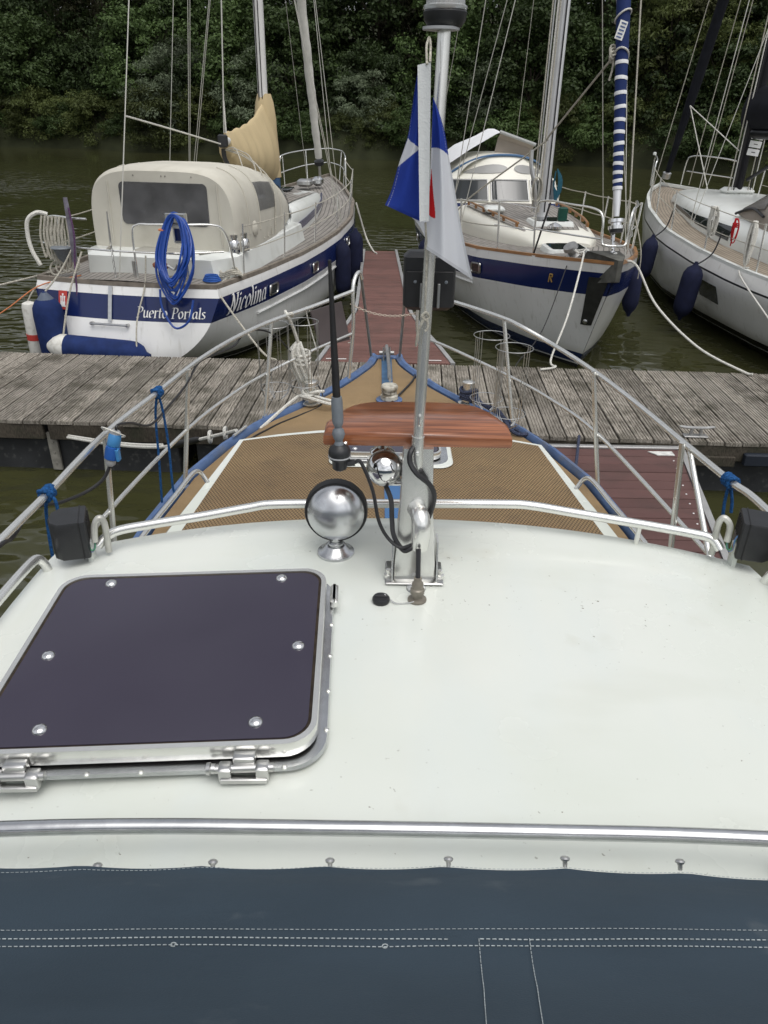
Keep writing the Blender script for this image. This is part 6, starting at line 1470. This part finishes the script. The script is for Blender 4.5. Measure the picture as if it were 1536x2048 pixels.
MB().lathe([(0, 0), (.03, .01), (.035, .035), (.03, .06), (0, .07)], (-.40, 10.9, 2.13), seg=12).part('bow_lamp', WHITEG, Y3.o)
MB().box((-.98, 9.62, 1.30), (.05, .12, .16), bev=.01).part('red_lamp', M('dark_red_lamp', (.16, .02, .03), .3), Y3.o)
# sprayhood at the companionway
hd3 = [(6.15, 1.15, 1.55, 1.72), (5.75, 1.2, 1.50, 2.02), (5.3, 1.26, 1.45, 2.22), (4.6, 1.3, 1.40, 2.3), (4.0, 1.32, 1.35, 2.3)]
h3 = vault(hd3, 2.6, 22, (True, False)).part('spray_hood', CANVG, Y3.o)
for a0, a1 in ((.25, .9), (1.1, 2.04), (2.24, 2.9)):
    MB().loft(shell([(6.1, 1.155, 1.55, 1.77), (5.75, 1.205, 1.50, 2.03), (5.38, 1.255, 1.46, 2.2)], 2.6, 8, a0, a1, .012), closed=False, caps=False).part('window_panel', M('smoky_vinyl', (.16, .15, .14), .15) if a0 == .25 else bpy.data.materials['smoky_vinyl'], h3)
MB().tube(spline([V(-1.17, 6.2, 1.56), V(-1.2, 5.75, 1.68), V(-1.28, 5.3, 1.62)], 4), .02, 6).part('hood_bar', CABLE, h3)
# loose items of yacht 3
def coil(c, mat, label, n=6, w_=.09, h_=.34, name='rope_coil', rr=.010):
    mb = MB(); q = random.Random(int(c.x*100))
    for k in range(n):
        a = q.uniform(-1.5, 1.5); u_ = V(math.cos(a), math.sin(a), 0); hh = h_*q.uniform(.75, 1.05); o_ = V(q.uniform(-.02, .02), q.uniform(-.03, .03), 0)
        mb.tube(spline([c + o_, c + o_ + u_*w_*.8 + V(0, 0, -hh*.3), c + o_ + u_*w_*.6 + V(0, 0, -hh*.85), c + o_ + V(0, 0, -hh), c + o_ - u_*w_*.6 + V(0, 0, -hh*.8), c + o_ - u_*w_*.7 + V(0, 0, -hh*.3)], 5, True), rr, 6, closed=True)
    for k in range(3): mb.tube([c + V(.035*math.cos(a), .035*math.sin(a), -h_*.18-.022*k) for a in np.linspace(0, 6.28, 11)[:-1]], rr, 6, closed=True)
    return mb.thing(name, mat, label, 'rope')
def on3(t, up, ins=.07): p = Y3.hp(t, 0, -1); return Y3.W(p.x+ins, p.y, p.z+up)
coil(on3(.485, .62), ROPEW, 'white rope coil hung on a stanchion of the black mast yacht', 8, .06, .42)
coil(on3(.43, .56), ROPER, 'red rope coil hanging on the lifeline of the black mast yacht', 6, .05, .34, rr=.008)
coil(on3(.388, .60), ROPEW, 'thick braided white rope hanging on the lifeline nearest the sprayhood of the black mast yacht', 8, .05, .56, rr=.014)
def f3(t, label, L=.86, r=.14):
    p = Y3.hp(t, .16, -1, r+.04); top = Y3.W(p.x, p.y, p.z+.05)
    o = fender(top, (-.10, .0, -1), L, r, FENDD, 'fender', label)
    q = Y3.hp(t, 0, -1); rope('fender_line', [top, Y3.W(q.x-.02, q.y, q.z+.05), Y3.W(q.x+.06, q.y, q.z+.35)], .011, CABLE, 'black line of the '+label.split(' hanging')[0])
f3(.625, 'dark navy fender hanging near the bow of the black mast yacht', .66, .13)
f3(.455, 'larger dark navy fender hanging beside the hull window of the black mast yacht', .74, .145)
rope('mooring_line', [on3(.375, .05, .04), on3(.375, -.05, -.06), J(4.25, 2.3, .72), J(4.2, 1.95, .60), J(4.15, 1.85, .53)], .011, ROPEW, 'taut white line from the black mast yacht down to the jetty')
rope('tied_line', [Y3.W(-.05, 10.46, 3.04), Y3.W(-.02, 8.4, 2.33)], .009, ROPEW, 'white line stretched between furled jib and black mast', 3)
rope('tied_line', [Y3.W(-.05, 10.46, 3.04), Y3.W(.4, 9.9, 1.5)], .010, ROPEW, 'white line dropping from the furled black jib to the foredeck', 3)
